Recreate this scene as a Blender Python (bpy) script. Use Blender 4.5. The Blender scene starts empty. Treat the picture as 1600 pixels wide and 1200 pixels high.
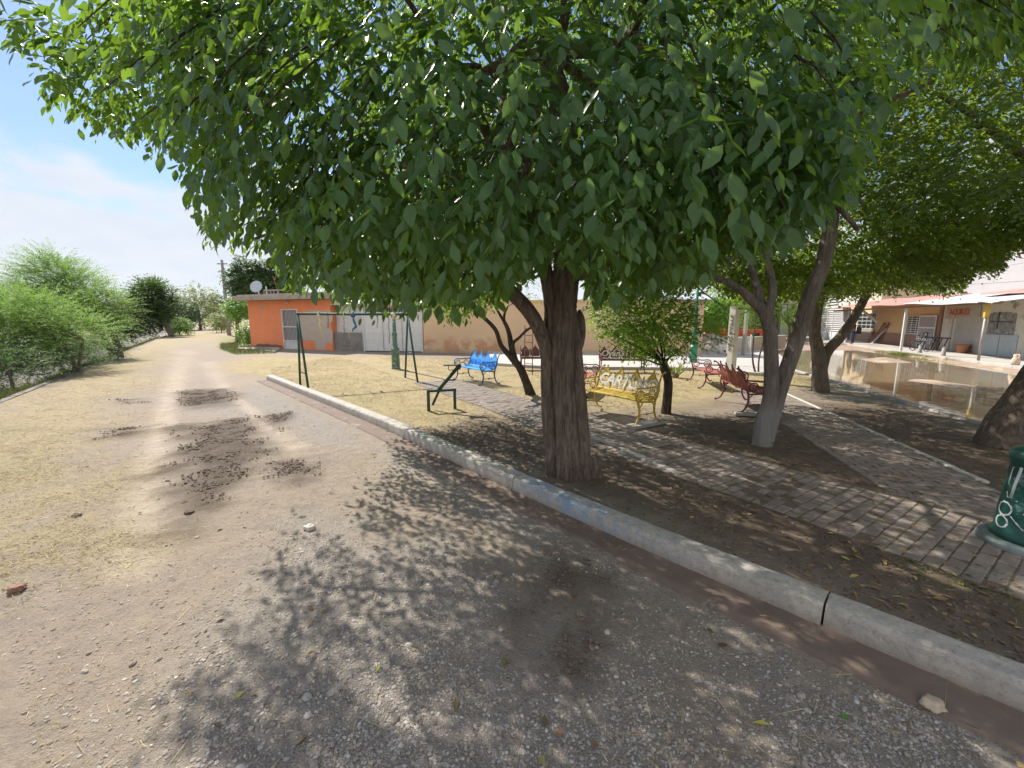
import bpy, bmesh, math, random
import numpy as np
from mathutils import Vector, Matrix
R = math.radians
PI = math.pi
random.seed(11)
rng = np.random.default_rng(11)
scene = bpy.context.scene
COL = scene.collection

# ------------------------------------------------------------------ camera model (used to measure places)
H, F, PITCH = 1.8, 650.0, math.atan(100 / 650.0)
cp, sp = math.cos(PITCH), math.sin(PITCH)

def ray(u, v):
    r = (u - 800) / F; d = (v - 600) / F
    return Vector((r, cp - d * sp, -(sp + d * cp)))
def G(u, v, z=0.0):
    k = ray(u, v); t = (H - z) / -k.z
    return Vector((k.x * t, k.y * t, z))
def AT(u, v, y):
    k = ray(u, v); t = y / k.y
    return Vector((k.x * t, y, H + k.z * t))
def PL(u, v, p0, d):
    """hit on the vertical plane through p0 along direction d (2D) -> (s, z)"""
    k = ray(u, v); n = (-d[1], d[0])
    t = (p0[0] * n[0] + p0[1] * n[1]) / (k.x * n[0] + k.y * n[1])
    x, y = k.x * t, k.y * t
    return ((x - p0[0]) * d[0] + (y - p0[1]) * d[1], H + k.z * t)
def proj(P):
    x, y, z = P[:, 0], P[:, 1], P[:, 2] - H
    w = y * cp - z * sp
    w = np.where(w > 0.05, w, 0.05)
    return 800 + F * x / w, 600 - F * (z * cp + y * sp) / w, w

# ------------------------------------------------------------------ numpy noise
def _h(i, j, s):
    n = (i.astype(np.int64) * 374761393 + j.astype(np.int64) * 668265263 + s * 1274126177) & 0xffffffff
    n = ((n ^ (n >> 13)) * 1274126177) & 0xffffffff
    return ((n ^ (n >> 16)) & 0xffff) / 65535.0
def vnoise(x, y, s=0):
    i, j = np.floor(x), np.floor(y); fx, fy = x - i, y - j
    fx = fx * fx * (3 - 2 * fx); fy = fy * fy * (3 - 2 * fy)
    a = _h(i, j, s); b = _h(i + 1, j, s); c = _h(i, j + 1, s); d = _h(i + 1, j + 1, s)
    return a + (b - a) * fx + (c - a) * fy + (a - b - c + d) * fx * fy
def fbm(x, y, s=0, o=4):
    t = 0; a = .5; 
    for k in range(o):
        t = t + a * vnoise(x, y, s + k * 17); x = x * 2.03; y = y * 2.03; a *= .5
    return t / (1 - .5 ** o)
def poly_sd(px, py, poly):
    """signed distance, positive inside"""
    poly = np.array([(p[0], p[1]) for p in poly], float)
    ins = np.zeros(px.shape, bool); dist = np.full(px.shape, 1e9)
    n = len(poly)
    for k in range(n):
        x1, y1 = poly[k]; x2, y2 = poly[(k + 1) % n]
        c = ((y1 > py) != (y2 > py))
        with np.errstate(divide='ignore', invalid='ignore'):
            xi = (x2 - x1) * (py - y1) / (y2 - y1 if y2 != y1 else 1e-9) + x1
        ins ^= c & (px < xi)
        dx, dy = x2 - x1, y2 - y1; L = dx * dx + dy * dy + 1e-12
        t = np.clip(((px - x1) * dx + (py - y1) * dy) / L, 0, 1)
        dist = np.minimum(dist, np.hypot(px - x1 - t * dx, py - y1 - t * dy))
    return np.where(ins, dist, -dist)
def sstep(a, b, x):
    t = np.clip((x - a) / (b - a), 0, 1); return t * t * (3 - 2 * t)

# ------------------------------------------------------------------ objects
def tag(o, label=None, cat=None, group=None, kind=None):
    if label: o['label'] = label
    if cat: o['category'] = cat
    if group: o['group'] = group
    if kind: o['kind'] = kind
    return o
def thing(name, label, cat, loc=(0, 0, 0), rz=0.0, group=None):
    o = bpy.data.objects.new(name, None); COL.objects.link(o)
    o.location = loc; o.rotation_euler = (0, 0, rz); o.empty_display_size = .2
    return tag(o, label, cat, group)
def link(name, me, parent=None, mats=None):
    o = bpy.data.objects.new(name, me); COL.objects.link(o)
    if parent: o.parent = parent
    if mats is not None:
        me.materials.clear()
        for m in (mats if isinstance(mats, (list, tuple)) else [mats]): me.materials.append(m)
    return o
def copy_tree(o, parent=None):
    c = o.copy(); COL.objects.link(c); c.parent = parent
    for ch in [x for x in bpy.data.objects if x.parent == o]: copy_tree(ch, c)
    return c

def catmull(pts, n=6):
    pts = [Vector(p) for p in pts]
    if len(pts) < 3: 
        return [pts[0].lerp(pts[-1], i / n) for i in range(n + 1)]
    P = [pts[0] * 2 - pts[1]] + pts + [pts[-1] * 2 - pts[-2]]
    out = []
    for i in range(1, len(P) - 2):
        a, b, c, d = P[i - 1:i + 3]
        for k in range(n):
            t = k / n
            out.append(.5 * ((2 * b) + (c - a) * t + (2 * a - 5 * b + 4 * c - d) * t * t + (3 * b - a - 3 * c + d) * t ** 3))
    out.append(pts[-1]); return out

class MB:
    def __init__(s): s.v = []; s.f = []; s.m = []; s.sm = []; s.mi = 0; s.smooth = False; s.M = None
    def add(s, vs, fs, smooth=None):
        b = len(s.v)
        if s.M is not None: vs = [s.M @ Vector(v) for v in vs]
        s.v += [tuple(v) for v in vs]
        for f in fs:
            s.f.append([b + i for i in f]); s.m.append(s.mi); s.sm.append(s.smooth if smooth is None else smooth)
        return s
    def box(s, c, d, rz=0.0, rot=None, taper=1.0):
        x, y, z = d[0] / 2, d[1] / 2, d[2] / 2
        vs = [Vector((sx * x * (taper if sz > 0 else 1), sy * y * (taper if sz > 0 else 1), sz * z)) for sz in (-1, 1) for sy in (-1, 1) for sx in (-1, 1)]
        m = rot if rot is not None else Matrix.Rotation(rz, 3, 'Z')
        vs = [m @ v + Vector(c) for v in vs]
        return s.add(vs, [(0, 2, 3, 1), (4, 5, 7, 6), (0, 1, 5, 4), (2, 6, 7, 3), (0, 4, 6, 2), (1, 3, 7, 5)], False)
    def beam(s, a, b, w, h, up=(0, 0, 1)):
        a, b = Vector(a), Vector(b); d = (b - a); L = d.length; d.normalize()
        u = Vector(up); x = d.cross(u)
        if x.length < 1e-4: x = d.cross(Vector((1, 0, 0)))
        x.normalize(); u = x.cross(d)
        vs = []
        for t in (a, b):
            for sx, su in ((-1, -1), (1, -1), (1, 1), (-1, 1)): vs.append(t + x * w / 2 * sx + u * h / 2 * su)
        return s.add(vs, [(0, 1, 2, 3), (7, 6, 5, 4), (0, 4, 5, 1), (1, 5, 6, 2), (2, 6, 7, 3), (3, 7, 4, 0)], False)
    def tube(s, pts, r, n=8, cap=True, wob=0.0, seed=0, lobes=None, flat=1.0):
        pts = [Vector(p) for p in pts]; m = len(pts)
        rr = [r] * m if isinstance(r, (int, float)) else list(r)
        if len(rr) != m: rr = [float(np.interp(i / (m - 1), np.linspace(0, 1, len(rr)), rr)) for i in range(m)]
        rd = random.Random(seed); vs = []
        t0 = (pts[1] - pts[0]).normalized()
        nx = t0.orthogonal().normalized()
        for i, p in enumerate(pts):
            t = (pts[min(i + 1, m - 1)] - pts[max(i - 1, 0)]).normalized()
            nx = (nx - t * nx.dot(t))
            nx = nx.normalized() if nx.length > 1e-5 else t.orthogonal().normalized()
            ny = t.cross(nx)
            for k in range(n):
                a = 2 * PI * k / n; q = rr[i]
                if lobes: q *= lobes(a, i / (m - 1))
                if wob: q *= 1 + wob * (rd.random() - .5) * 2
                vs.append(p + nx * math.cos(a) * q * flat + ny * math.sin(a) * q)
        fs = [(i * n + k, i * n + (k + 1) % n, (i + 1) * n + (k + 1) % n, (i + 1) * n + k) for i in range(m - 1) for k in range(n)]
        if cap: fs += [tuple(range(n))[::-1], tuple((m - 1) * n + k for k in range(n))]
        return s.add(vs, fs, True)
    def lathe(s, prof, n=20, c=(0, 0, 0), cap=True):
        c = Vector(c); vs = []; m = len(prof)
        for r, z in prof:
            for k in range(n): a = 2 * PI * k / n; vs.append(c + Vector((r * math.cos(a), r * math.sin(a), z)))
        fs = [(i * n + k, i * n + (k + 1) % n, (i + 1) * n + (k + 1) % n, (i + 1) * n + k) for i in range(m - 1) for k in range(n)]
        if cap: fs += [tuple(range(n))[::-1], tuple((m - 1) * n + k for k in range(n))]
        return s.add(vs, fs, s.smooth)
    def prism(s, poly, z0, z1):
        n = len(poly); vs = [(p[0], p[1], z0) for p in poly] + [(p[0], p[1], z1) for p in poly]
        a = sum(poly[i][0] * poly[(i + 1) % n][1] - poly[(i + 1) % n][0] * poly[i][1] for i in range(n))
        fs = [tuple(range(n))[::-1], tuple(range(n, 2 * n))] + [(i, (i + 1) % n, n + (i + 1) % n, n + i) for i in range(n)]
        if a < 0: fs = [f[::-1] for f in fs]
        return s.add(vs, fs, False)
    def xprism(s, poly, y0, y1):
        """polygon in x,z extruded along y"""
        n = len(poly); vs = [(p[0], y0, p[1]) for p in poly] + [(p[0], y1, p[1]) for p in poly]
        a = sum(poly[i][0] * poly[(i + 1) % n][1] - poly[(i + 1) % n][0] * poly[i][1] for i in range(n))
        fs = [tuple(range(n)), tuple(range(n, 2 * n))[::-1]] + [(i, n + i, n + (i + 1) % n, (i + 1) % n) for i in range(n)]
        if a < 0: fs = [f[::-1] for f in fs]
        return s.add(vs, fs, False)
    def sphere(s, c, r, n=10, sq=(1, 1, 1)):
        c = Vector(c); vs = [c + Vector((0, 0, -r * sq[2]))]; m = max(4, n // 2)
        for i in range(1, m):
            p = PI * i / m - PI / 2
            for k in range(n): a = 2 * PI * k / n; vs.append(c + Vector((r * sq[0] * math.cos(p) * math.cos(a), r * sq[1] * math.cos(p) * math.sin(a), r * sq[2] * math.sin(p))))
        vs.append(c + Vector((0, 0, r * sq[2]))); e = len(vs) - 1
        fs = [(0, 1 + (k + 1) % n, 1 + k) for k in range(n)]
        for i in range(m - 2):
            for k in range(n): fs.append((1 + i * n + k, 1 + i * n + (k + 1) % n, 1 + (i + 1) * n + (k + 1) % n, 1 + (i + 1) * n + k))
        b = 1 + (m - 2) * n
        fs += [(b + k, b + (k + 1) % n, e) for k in range(n)]
        return s.add(vs, fs, True)
    def torus(s, c, R0, r0, axis='Y', n=18, m=6, a0=0, a1=2 * PI):
        pts = []; full = abs(a1 - a0 - 2 * PI) < 1e-6
        for k in range(n + 1):
            a = a0 + (a1 - a0) * k / n
            if axis == 'Y': q = (R0 * math.cos(a), 0, R0 * math.sin(a))
            elif axis == 'X': q = (0, R0 * math.cos(a), R0 * math.sin(a))
            else: q = (R0 * math.cos(a), R0 * math.sin(a), 0)
            pts.append(Vector(c) + Vector(q))
        return s.tube(pts, r0, m, cap=not full)
    def mesh(s, name):
        me = bpy.data.meshes.new(name); me.from_pydata(s.v, [], s.f); me.update()
        me.polygons.foreach_set('use_smooth', s.sm)
        if any(s.m): me.polygons.foreach_set('material_index', s.m)
        return me
    def build(s, name, mats, parent=None, bevel=0.0):
        me = s.mesh(name)
        o = link(name, me, parent)
        for m in (mats if isinstance(mats, (list, tuple)) else [mats]): me.materials.append(m)
        if any(s.m): me.polygons.foreach_set('material_index', s.m)
        if bevel:
            b = o.modifiers.new('bevel', 'BEVEL'); b.width = bevel; b.segments = 2; b.limit_method = 'ANGLE'
        return o

def mesh_np(name, V, faces, attrs=None, smooth=True):
    """faces: list of int arrays (n,k)"""
    me = bpy.data.meshes.new(name)
    me.vertices.add(len(V)); me.vertices.foreach_set('co', np.asarray(V, np.float32).ravel())
    idx = np.concatenate([f.ravel() for f in faces]).astype(np.int32)
    tot = np.concatenate([np.full(len(f), f.shape[1]) for f in faces])
    st = np.concatenate([[0], np.cumsum(tot)[:-1]]).astype(np.int32)
    me.loops.add(len(idx)); me.loops.foreach_set('vertex_index', idx)
    me.polygons.add(len(tot)); me.polygons.foreach_set('loop_start', st)
    me.update(calc_edges=True)
    me.polygons.foreach_set('use_smooth', np.full(len(tot), smooth))
    for k, a in (attrs or {}).items():
        if a.ndim == 1:
            t = me.attributes.new(k, 'FLOAT', 'POINT'); t.data.foreach_set('value', a.astype(np.float32))
        else:
            t = me.attributes.new(k, 'FLOAT_COLOR', 'POINT'); t.data.foreach_set('color', a.astype(np.float32).ravel())
    return me

# ------------------------------------------------------------------ materials
class NT:
    def __init__(s, name):
        s.m = bpy.data.materials.new(name); s.m.use_nodes = True; s.t = s.m.node_tree; s.t.nodes.clear()
        s.out = s.n('ShaderNodeOutputMaterial')
        s.b = s.n('ShaderNodeBsdfPrincipled'); s.l(s.b.outputs[0], s.out.inputs['Surface'])
    def n(s, t, **k):
        x = s.t.nodes.new(t)
        for a, b in k.items(): setattr(x, a, b)
        return x
    def l(s, a, b): s.t.links.new(a, b)
    def noise(s, vec, scale, detail=4, rough=.6, dist=0.0):
        x = s.n('ShaderNodeTexNoise'); x.inputs['Scale'].default_value = scale; x.inputs['Detail'].default_value = detail
        x.inputs['Roughness'].default_value = rough; x.inputs['Distortion'].default_value = dist
        if vec is not None: s.l(vec, x.inputs['Vector'])
        return x.outputs['Fac']
    def ramp(s, fac, stops, inter='LINEAR'):
        x = s.n('ShaderNodeValToRGB'); x.color_ramp.interpolation = inter; e = x.color_ramp.elements
        while len(e) < len(stops): e.new(.5)
        for i, (p, c) in enumerate(stops): e[i].position = p; e[i].color = (c, c, c, 1) if isinstance(c, (int, float)) else (*c, 1)
        s.l(fac, x.inputs[0]); return x.outputs[0]
    def mix(s, f, a, b, mode='MIX'):
        x = s.n('ShaderNodeMix', data_type='RGBA', blend_type=mode)
        for sock, val in ((x.inputs[0], f), (x.inputs[6], a), (x.inputs[7], b)):
            if hasattr(val, 'links'): s.l(val, sock)
            elif isinstance(val, (int, float)): sock.default_value = val
            else: sock.default_value = (*val, 1)
        return x.outputs[2]
    def math(s, op, a, b=None, c=None, clamp=False):
        x = s.n('ShaderNodeMath', operation=op, use_clamp=clamp)
        for i, v in enumerate((a, b, c)):
            if v is None: continue
            if hasattr(v, 'links'): s.l(v, x.inputs[i])
            else: x.inputs[i].default_value = v
        return x.outputs[0]
    def bump(s, h, strength=.3, dist=.02, prev=None):
        x = s.n('ShaderNodeBump'); x.inputs['Strength'].default_value = strength; x.inputs['Distance'].default_value = dist
        s.l(h, x.inputs['Height'])
        if prev is not None: s.l(prev, x.inputs['Normal'])
        s.l(x.outputs[0], s.b.inputs['Normal']); return x.outputs[0]
    def coords(s, which='Object', scale=(1, 1, 1)):
        c = s.n('ShaderNodeTexCoord'); m = s.n('ShaderNodeMapping'); m.inputs['Scale'].default_value = scale
        s.l(c.outputs[which], m.inputs[0]); return m.outputs[0]
    def world(s, scale=(1, 1, 1)):
        c = s.n('ShaderNodeNewGeometry'); m = s.n('ShaderNodeMapping'); m.inputs['Scale'].default_value = scale
        s.l(c.outputs['Position'], m.inputs[0]); return m.outputs[0]
    def attr(s, name, out='Fac'):
        x = s.n('ShaderNodeAttribute', attribute_name=name); return x.outputs[out]
    def set(s, color=None, rough=None, metal=None, spec=None):
        for k, v in (('Base Color', color), ('Roughness', rough), ('Metallic', metal), ('Specular IOR Level', spec)):
            if v is None: continue
            if hasattr(v, 'links'): s.l(v, s.b.inputs[k])
            elif isinstance(v, (int, float)): s.b.inputs[k].default_value = v
            else: s.b.inputs[k].default_value = (*v, 1)
        return s

def pmat(name, c1, c2=None, scale=3.0, rough=.7, bump=.15, bscale=30.0, metal=0.0, stain=None, sthr=.62, sscale=2.0, stretch=(1, 1, 1), rust=None, spec=.5):
    t = NT(name); v = t.coords('Object', stretch)
    c2 = c2 or tuple(x * .8 for x in c1)
    f = t.noise(v, scale, 6, .65)
    col = t.mix(t.ramp(f, [(.3, 0.0), (.7, 1.0)]), c1, c2)
    if stain:
        sf = t.ramp(t.noise(v, sscale, 5, .7, .4), [(sthr, 0.0), (sthr + .07, 1.0)])
        col = t.mix(sf, col, stain)
    t.set(color=col, rough=rough, metal=metal, spec=spec)
    if bump: t.bump(t.noise(v, bscale, 5, .7), bump, .01)
    return t.m

def text_mesh(s, size, extrude=.004, shear=0.0, name='lettering', offset=0.0, spacing=1.0):
    cu = bpy.data.curves.new(name, 'FONT'); cu.body = s; cu.size = size; cu.extrude = extrude; cu.shear = shear
    cu.align_x = 'CENTER'; cu.align_y = 'CENTER'; cu.offset = offset; cu.space_character = spacing; cu.resolution_u = 3
    o = bpy.data.objects.new(name, cu); COL.objects.link(o)
    dg = bpy.context.evaluated_depsgraph_get(); dg.update()
    me = bpy.data.meshes.new_from_object(o.evaluated_get(dg))
    bpy.data.objects.remove(o); bpy.data.curves.remove(cu)
    return me
# ================================================================== camera, sun, sky
cam = bpy.data.cameras.new('camera'); co = bpy.data.objects.new('camera', cam); COL.objects.link(co)
co.location = (0, 0, H); co.rotation_euler = (PI / 2 - PITCH, 0, 0)
cam.sensor_fit = 'HORIZONTAL'; cam.sensor_width = 36; cam.lens = F / 1600 * 36; cam.clip_end = 20000; cam.clip_start = .05
scene.camera = co

SUN_EL, SUN_AZ = R(45), R(-39)          # azimuth from +Y towards +X
sd = Vector((math.sin(SUN_AZ) * math.cos(SUN_EL), math.cos(SUN_AZ) * math.cos(SUN_EL), math.sin(SUN_EL)))
sl = bpy.data.lights.new('sun', 'SUN'); sl.energy = 4.5; sl.angle = R(.55); sl.color = (1, .93, .82)
so = bpy.data.objects.new('sun', sl); COL.objects.link(so); so.location = sd * 50
so.rotation_euler = sd.to_track_quat('Z', 'Y').to_euler()

w = bpy.data.worlds.new('World'); scene.world = w; w.use_nodes = True; wt = w.node_tree; wt.nodes.clear()
def wn(t, **k):
    x = wt.nodes.new(t)
    for a, b in k.items(): setattr(x, a, b)
    return x
wo = wn('ShaderNodeOutputWorld'); bg = wn('ShaderNodeBackground'); wt.links.new(bg.outputs[0], wo.inputs[0])
sky = wn('ShaderNodeTexSky'); sky.sky_type = 'NISHITA'; sky.sun_disc = False; sky.sun_elevation = SUN_EL; sky.sun_rotation = SUN_AZ
sky.air_density = 1.0; sky.dust_density = .35; sky.ozone_density = 1.2
bg.inputs[1].default_value = .115
tc = wn('ShaderNodeTexCoord'); sx = wn('ShaderNodeSeparateXYZ'); wt.links.new(tc.outputs['Generated'], sx.inputs[0])
def wm(op, a, b=None, clamp=False):
    x = wn('ShaderNodeMath', operation=op, use_clamp=clamp)
    for i, v in enumerate((a, b)):
        if v is None: continue
        if hasattr(v, 'links'): wt.links.new(v, x.inputs[i])
        else: x.inputs[i].default_value = v
    return x.outputs[0]
zz = wm('ADD', wm('MAXIMUM', sx.outputs[2], 0.0), .22)
cx = wn('ShaderNodeCombineXYZ'); wt.links.new(wm('DIVIDE', sx.outputs[0], zz), cx.inputs[0]); wt.links.new(wm('DIVIDE', sx.outputs[1], zz), cx.inputs[1])
n1 = wn('ShaderNodeTexNoise'); n1.inputs['Scale'].default_value = 1.9; n1.inputs['Detail'].default_value = 9; n1.inputs['Roughness'].default_value = .55; n1.inputs['Distortion'].default_value = .3
wt.links.new(cx.outputs[0], n1.inputs['Vector'])
# more cloud towards the horizon, a cumulus bank at 8-20 degrees
ze = sx.outputs[2]
bank = wm('SUBTRACT', .30, ze)                     # positive below ~17 degrees
cov = wm('ADD', n1.outputs['Fac'], wm('MULTIPLY', bank, 2.0))
mr = wn('ShaderNodeMapRange', interpolation_type='SMOOTHSTEP'); mr.inputs[1].default_value = .53; mr.inputs[2].default_value = .70
wt.links.new(cov, mr.inputs[0])
n2 = wn('ShaderNodeTexNoise'); n2.inputs['Scale'].default_value = 4.5; n2.inputs['Detail'].default_value = 6; wt.links.new(cx.outputs[0], n2.inputs['Vector'])
cr = wn('ShaderNodeMix', data_type='RGBA'); cr.inputs[6].default_value = (2.9, 3.3, 3.8, 1); cr.inputs[7].default_value = (4.1, 4.15, 4.25, 1)
wt.links.new(n2.outputs['Fac'], cr.inputs[0])
sm = wn('ShaderNodeMix', data_type='RGBA'); wt.links.new(wm('MULTIPLY', mr.outputs[0], .93), sm.inputs[0])
tn = wn('ShaderNodeMix', data_type='RGBA', blend_type='MULTIPLY'); tn.inputs[0].default_value = 1; tn.inputs[7].default_value = (.47, .55, .72, 1); wt.links.new(sky.outputs[0], tn.inputs[6]); wt.links.new(tn.outputs[2], sm.inputs[6]); wt.links.new(cr.outputs[2], sm.inputs[7]); bk = wn('ShaderNodeMapRange', interpolation_type='SMOOTHSTEP'); bk.inputs[1].default_value = .25; bk.inputs[2].default_value = -.55; wt.links.new(sx.outputs[1], bk.inputs[0])   # unseen bright cloud added behind the camera to fill the shadows
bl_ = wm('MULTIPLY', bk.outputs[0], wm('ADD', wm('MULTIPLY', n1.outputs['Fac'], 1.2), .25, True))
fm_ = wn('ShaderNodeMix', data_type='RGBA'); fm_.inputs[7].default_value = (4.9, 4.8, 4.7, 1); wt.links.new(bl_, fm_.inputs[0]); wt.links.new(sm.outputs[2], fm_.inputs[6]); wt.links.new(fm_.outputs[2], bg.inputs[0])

scene.view_settings.view_transform = 'Standard'; scene.view_settings.look = 'None'
scene.view_settings.exposure = 1.0; scene.view_settings.gamma = 1
scene.render.engine = 'CYCLES'
cy = scene.cycles
cy.adaptive_threshold = .025; cy.max_bounces = 8; cy.diffuse_bounces = 4; cy.glossy_bounces = 3; cy.transmission_bounces = 4; cy.transparent_max_bounces = 6
cy.use_denoising = True; cy.caustics_reflective = False; cy.caustics_refractive = False

# ================================================================== the ground plan (world metres)
def GP(*uv): return [G(u, v) for u, v in uv]
def line_u(a, b):
    d = (b - a); d.z = 0; return d.normalized()
# kerb foot line (road side), from far end to near
KERB = [Vector((-7.42, 12.45, 0)), Vector((-4.75, 9.55, 0)), Vector((-2.28, 6.87, 0)), Vector((0, 4.2, 0)), Vector((1.83, 2.2, 0)), Vector((4.9, -.9, 0))]
CAN0, CAN1 = G(0, 627), G(262, 523)                     # lip of the canal
cd = line_u(CAN0, CAN1); CN = Vector((-cd.y, cd.x, 0))  # canal lies on the +CN side
W0, W1 = G(1270, 588), G(1555, 672)                     # park edge of the flooded street
wd = line_u(W1, W0)
DW = Vector((-.34, -.94, 0)).normalized(); NW = Vector((-DW.y, DW.x, 0))   # facade direction (far -> near) ; NW points into the houses
PW = Vector((22.6, 18.7, 0)) - DW * 22                  # facade line origin
PORCH = 2.35
PE = PW - NW * PORCH                                    # pavement edge line origin

def zfun(x, y):
    """height of the earth surface"""
    d = np.hypot(x, y)
    near = np.exp(-d / 14)
    z = (fbm(x * 1.3, y * 1.3, 3, 4) - .5) * .035 * near + (fbm(x * 9, y * 9, 8, 3) - .5) * .016 * np.exp(-d / 6)
    # two worn wheel tracks on the road
    return z
P1U = GP((720, 603), (810, 625), (925, 657), (1100, 697), (1240, 737), (1400, 783), (1600, 842))
P1D = GP((660, 616), (740, 648), (830, 680), (925, 700), (1070, 747), (1200, 793), (1380, 872), (1600, 925))
# straight-ish fit of the two paved paths
pa = (G(720, 600) + G(660, 612)) / 2
PATH1 = dict(a=Vector((-2.3, 12.3, 0)), b=Vector((4.6, 1.75, 0)), w=1.35)
PATH2 = dict(a=Vector((6.25, 10.6, 0)), b=Vector((4.25, 2.95, 0)), w=1.15)

POLY = {
 'park': [KERB[0] , KERB[1], KERB[2], KERB[3], KERB[4], KERB[5], Vector((9, -2, 0)), W1, W0, W0 + wd * 12, Vector((9.6, 21, 0)), Vector((-5, 23, 0)), Vector((-9, 20, 0)), Vector((-9.3, 15.5, 0))],
 'verge': [CAN0 - cd * 9, CAN1, G(300, 524), G(262, 548), G(225, 590), G(200, 640), G(165, 700), G(110, 790), G(60, 860), G(0, 930), G(-300, 1010)],
 'drygrass': [G(*p) for p in ((352, 577), (420, 592), (500, 628), (560, 650), (660, 668), (760, 640), (850, 648), (930, 640), (1000, 640), (1110, 622), (1160, 612), (1240, 606), (1330, 606), (1268, 586), (1210, 585), (1100, 577), (860, 577), (760, 565), (600, 556), (450, 558), (390, 556))],
 'wood_soil': [G(*p) for p in ((640, 680), (760, 655), (850, 665), (980, 680), (1100, 655), (1250, 625), (1400, 630), (1560, 690), (1700, 760), (1700, 1080), (1300, 915), (980, 790), (800, 720))],  # dark brown soil near and under the trees
 'seesaw_grass': [G(*p) for p in ((560, 640), (650, 610), (800, 640), (830, 680), (700, 700), (610, 672))],
 'greenpatch': [G(*p) for p in ((350, 527), (376, 524), (398, 536), (394, 541), (430, 552), (372, 554), (348, 546))],
 'greenstrip': [G(*p) for p in ((1330, 800), (1450, 850), (1600, 905), (1700, 960), (1700, 1000), (1560, 930), (1400, 870))],
 'clodA': [G(*p) for p in ((278, 668), (330, 662), (388, 650), (428, 690), (412, 735), (360, 772), (300, 810), (285, 770), (276, 700))],
 'clodB': [G(*p) for p in ((278, 612), (350, 608), (362, 622), (352, 636), (300, 640), (280, 632))],
 'clodC': [G(*p) for p in ((150, 672), (210, 669), (214, 682), (170, 684))],
 'clodD': [G(*p) for p in ((180, 625), (218, 622), (222, 630), (190, 634))],
 'clodE': [G(*p) for p in ((405, 648), (440, 645), (445, 668), (425, 680))],
 'clodF': [G(*p) for p in ((415, 722), (500, 712), (520, 738), (470, 762), (425, 765))],
 'clodG': [G(*p) for p in ((830, 890), (930, 870), (960, 900), (950, 1010), (910, 1025), (850, 960), (770, 900))],
 'gravelA': [G(*p) for p in ((420, 600), (500, 640), (590, 690), (760, 790), (960, 860), (1290, 1030), (1700, 1180), (1700, 1500), (1250, 1350), (1100, 1020), (900, 890), (700, 770), (560, 700), (470, 690), (400, 640))],
 'gravelB': [G(*p) for p in ((285, 645), (420, 600), (480, 640), (400, 655))],
 'gravelC': [G(*p) for p in ((230, 1500), (280, 1000), (480, 820), (700, 850), (1000, 1000), (1200, 1500))],
 'trackA': [G(*p) for p in ((160, 900), (215, 720), (243, 640), (286, 545), (296, 545), (276, 640), (262, 720), (240, 900))],
 'trackB': [G(*p) for p in ((450, 705), (405, 662), (345, 610), (318, 565), (328, 565), (362, 612), (430, 660), (480, 695))],
}
def road_sd(x, y): return -poly_sd(x, y, POLY['park'])

def axis(lo, hi, d0, d1, step, growth, far):
    a = list(np.arange(lo, hi, step))
    s = step; x = hi
    while x < d1: a.append(x); s = min(s * growth, far); x += s
    a.append(d1); s = step; x = lo - step; b = []
    while x > d0: b.append(x); s = min(s * growth, far); x -= s
    b.append(d0); return np.array(b[::-1] + a)
gx = axis(-5, 6.5, -2500, 2500, .045, 1.045, 200)
gy = axis(.6, 8, -40, 4000, .045, 1.045, 200)
X, Y = np.meshgrid(gx, gy); X = X.ravel(); Y = Y.ravel()
NX, NY = len(gx), len(gy)
n1_ = fbm(X * .9, Y * .9, 21, 4) - .5; n2_ = fbm(X * 3.1, Y * 3.1, 31, 4) - .5
def zone(name, soft, j1=.6, j2=.3): return sstep(-soft, soft, poly_sd(X, Y, POLY[name]) + n1_ * j1 + n2_ * j2)
park = sstep(-.02, .02, poly_sd(X, Y, POLY['park']))
straw = np.maximum(zone('verge', .9, 1.8, 1.2) * .72, zone('drygrass', .7, 1.2, .6))
straw = np.maximum(straw, zone('seesaw_grass', .5) * .6)
soil = park * np.maximum(zone('wood_soil', .5) , .35 + .9 * n1_)
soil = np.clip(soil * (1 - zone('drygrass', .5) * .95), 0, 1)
green = np.maximum(zone('greenpatch', .25, .5), zone('greenstrip', .25, .5, .4) * .6)
grav = np.zeros_like(X)
for k in ('gravelA', 'gravelB', 'gravelC'): grav = np.maximum(grav, zone(k, .35, .8, .6))
clod = np.zeros_like(X)
for k in 'ABCDEFG': clod = np.maximum(clod, zone('clod' + k, .38, .7, .8) * (.55 if k in 'G' else .9))
track = np.maximum(zone('trackA', .14, .15, .1) , zone('trackB', .14, .15, .1))
grav = grav * (1 - track) * (1 - clod * .6)
far_straw = sstep(30, 60, np.hypot(X, Y)) * sstep(.35, .6, fbm(X * .05, Y * .05, 5) )
straw = np.maximum(straw, far_straw * .8)
Z = zfun(X, Y) + clod * (.006 + .03 * fbm(X * 11, Y * 11, 77, 3)) - track * (.018 + .006 * np.sin(Y * 45)) * (1 - clod)
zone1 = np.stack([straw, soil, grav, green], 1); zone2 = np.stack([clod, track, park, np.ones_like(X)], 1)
ii = np.arange((NX - 1) * (NY - 1)); q = ii // (NX - 1) * NX + ii % (NX - 1)
quads = np.stack([q, q + 1, q + NX + 1, q + NX], 1)
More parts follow.
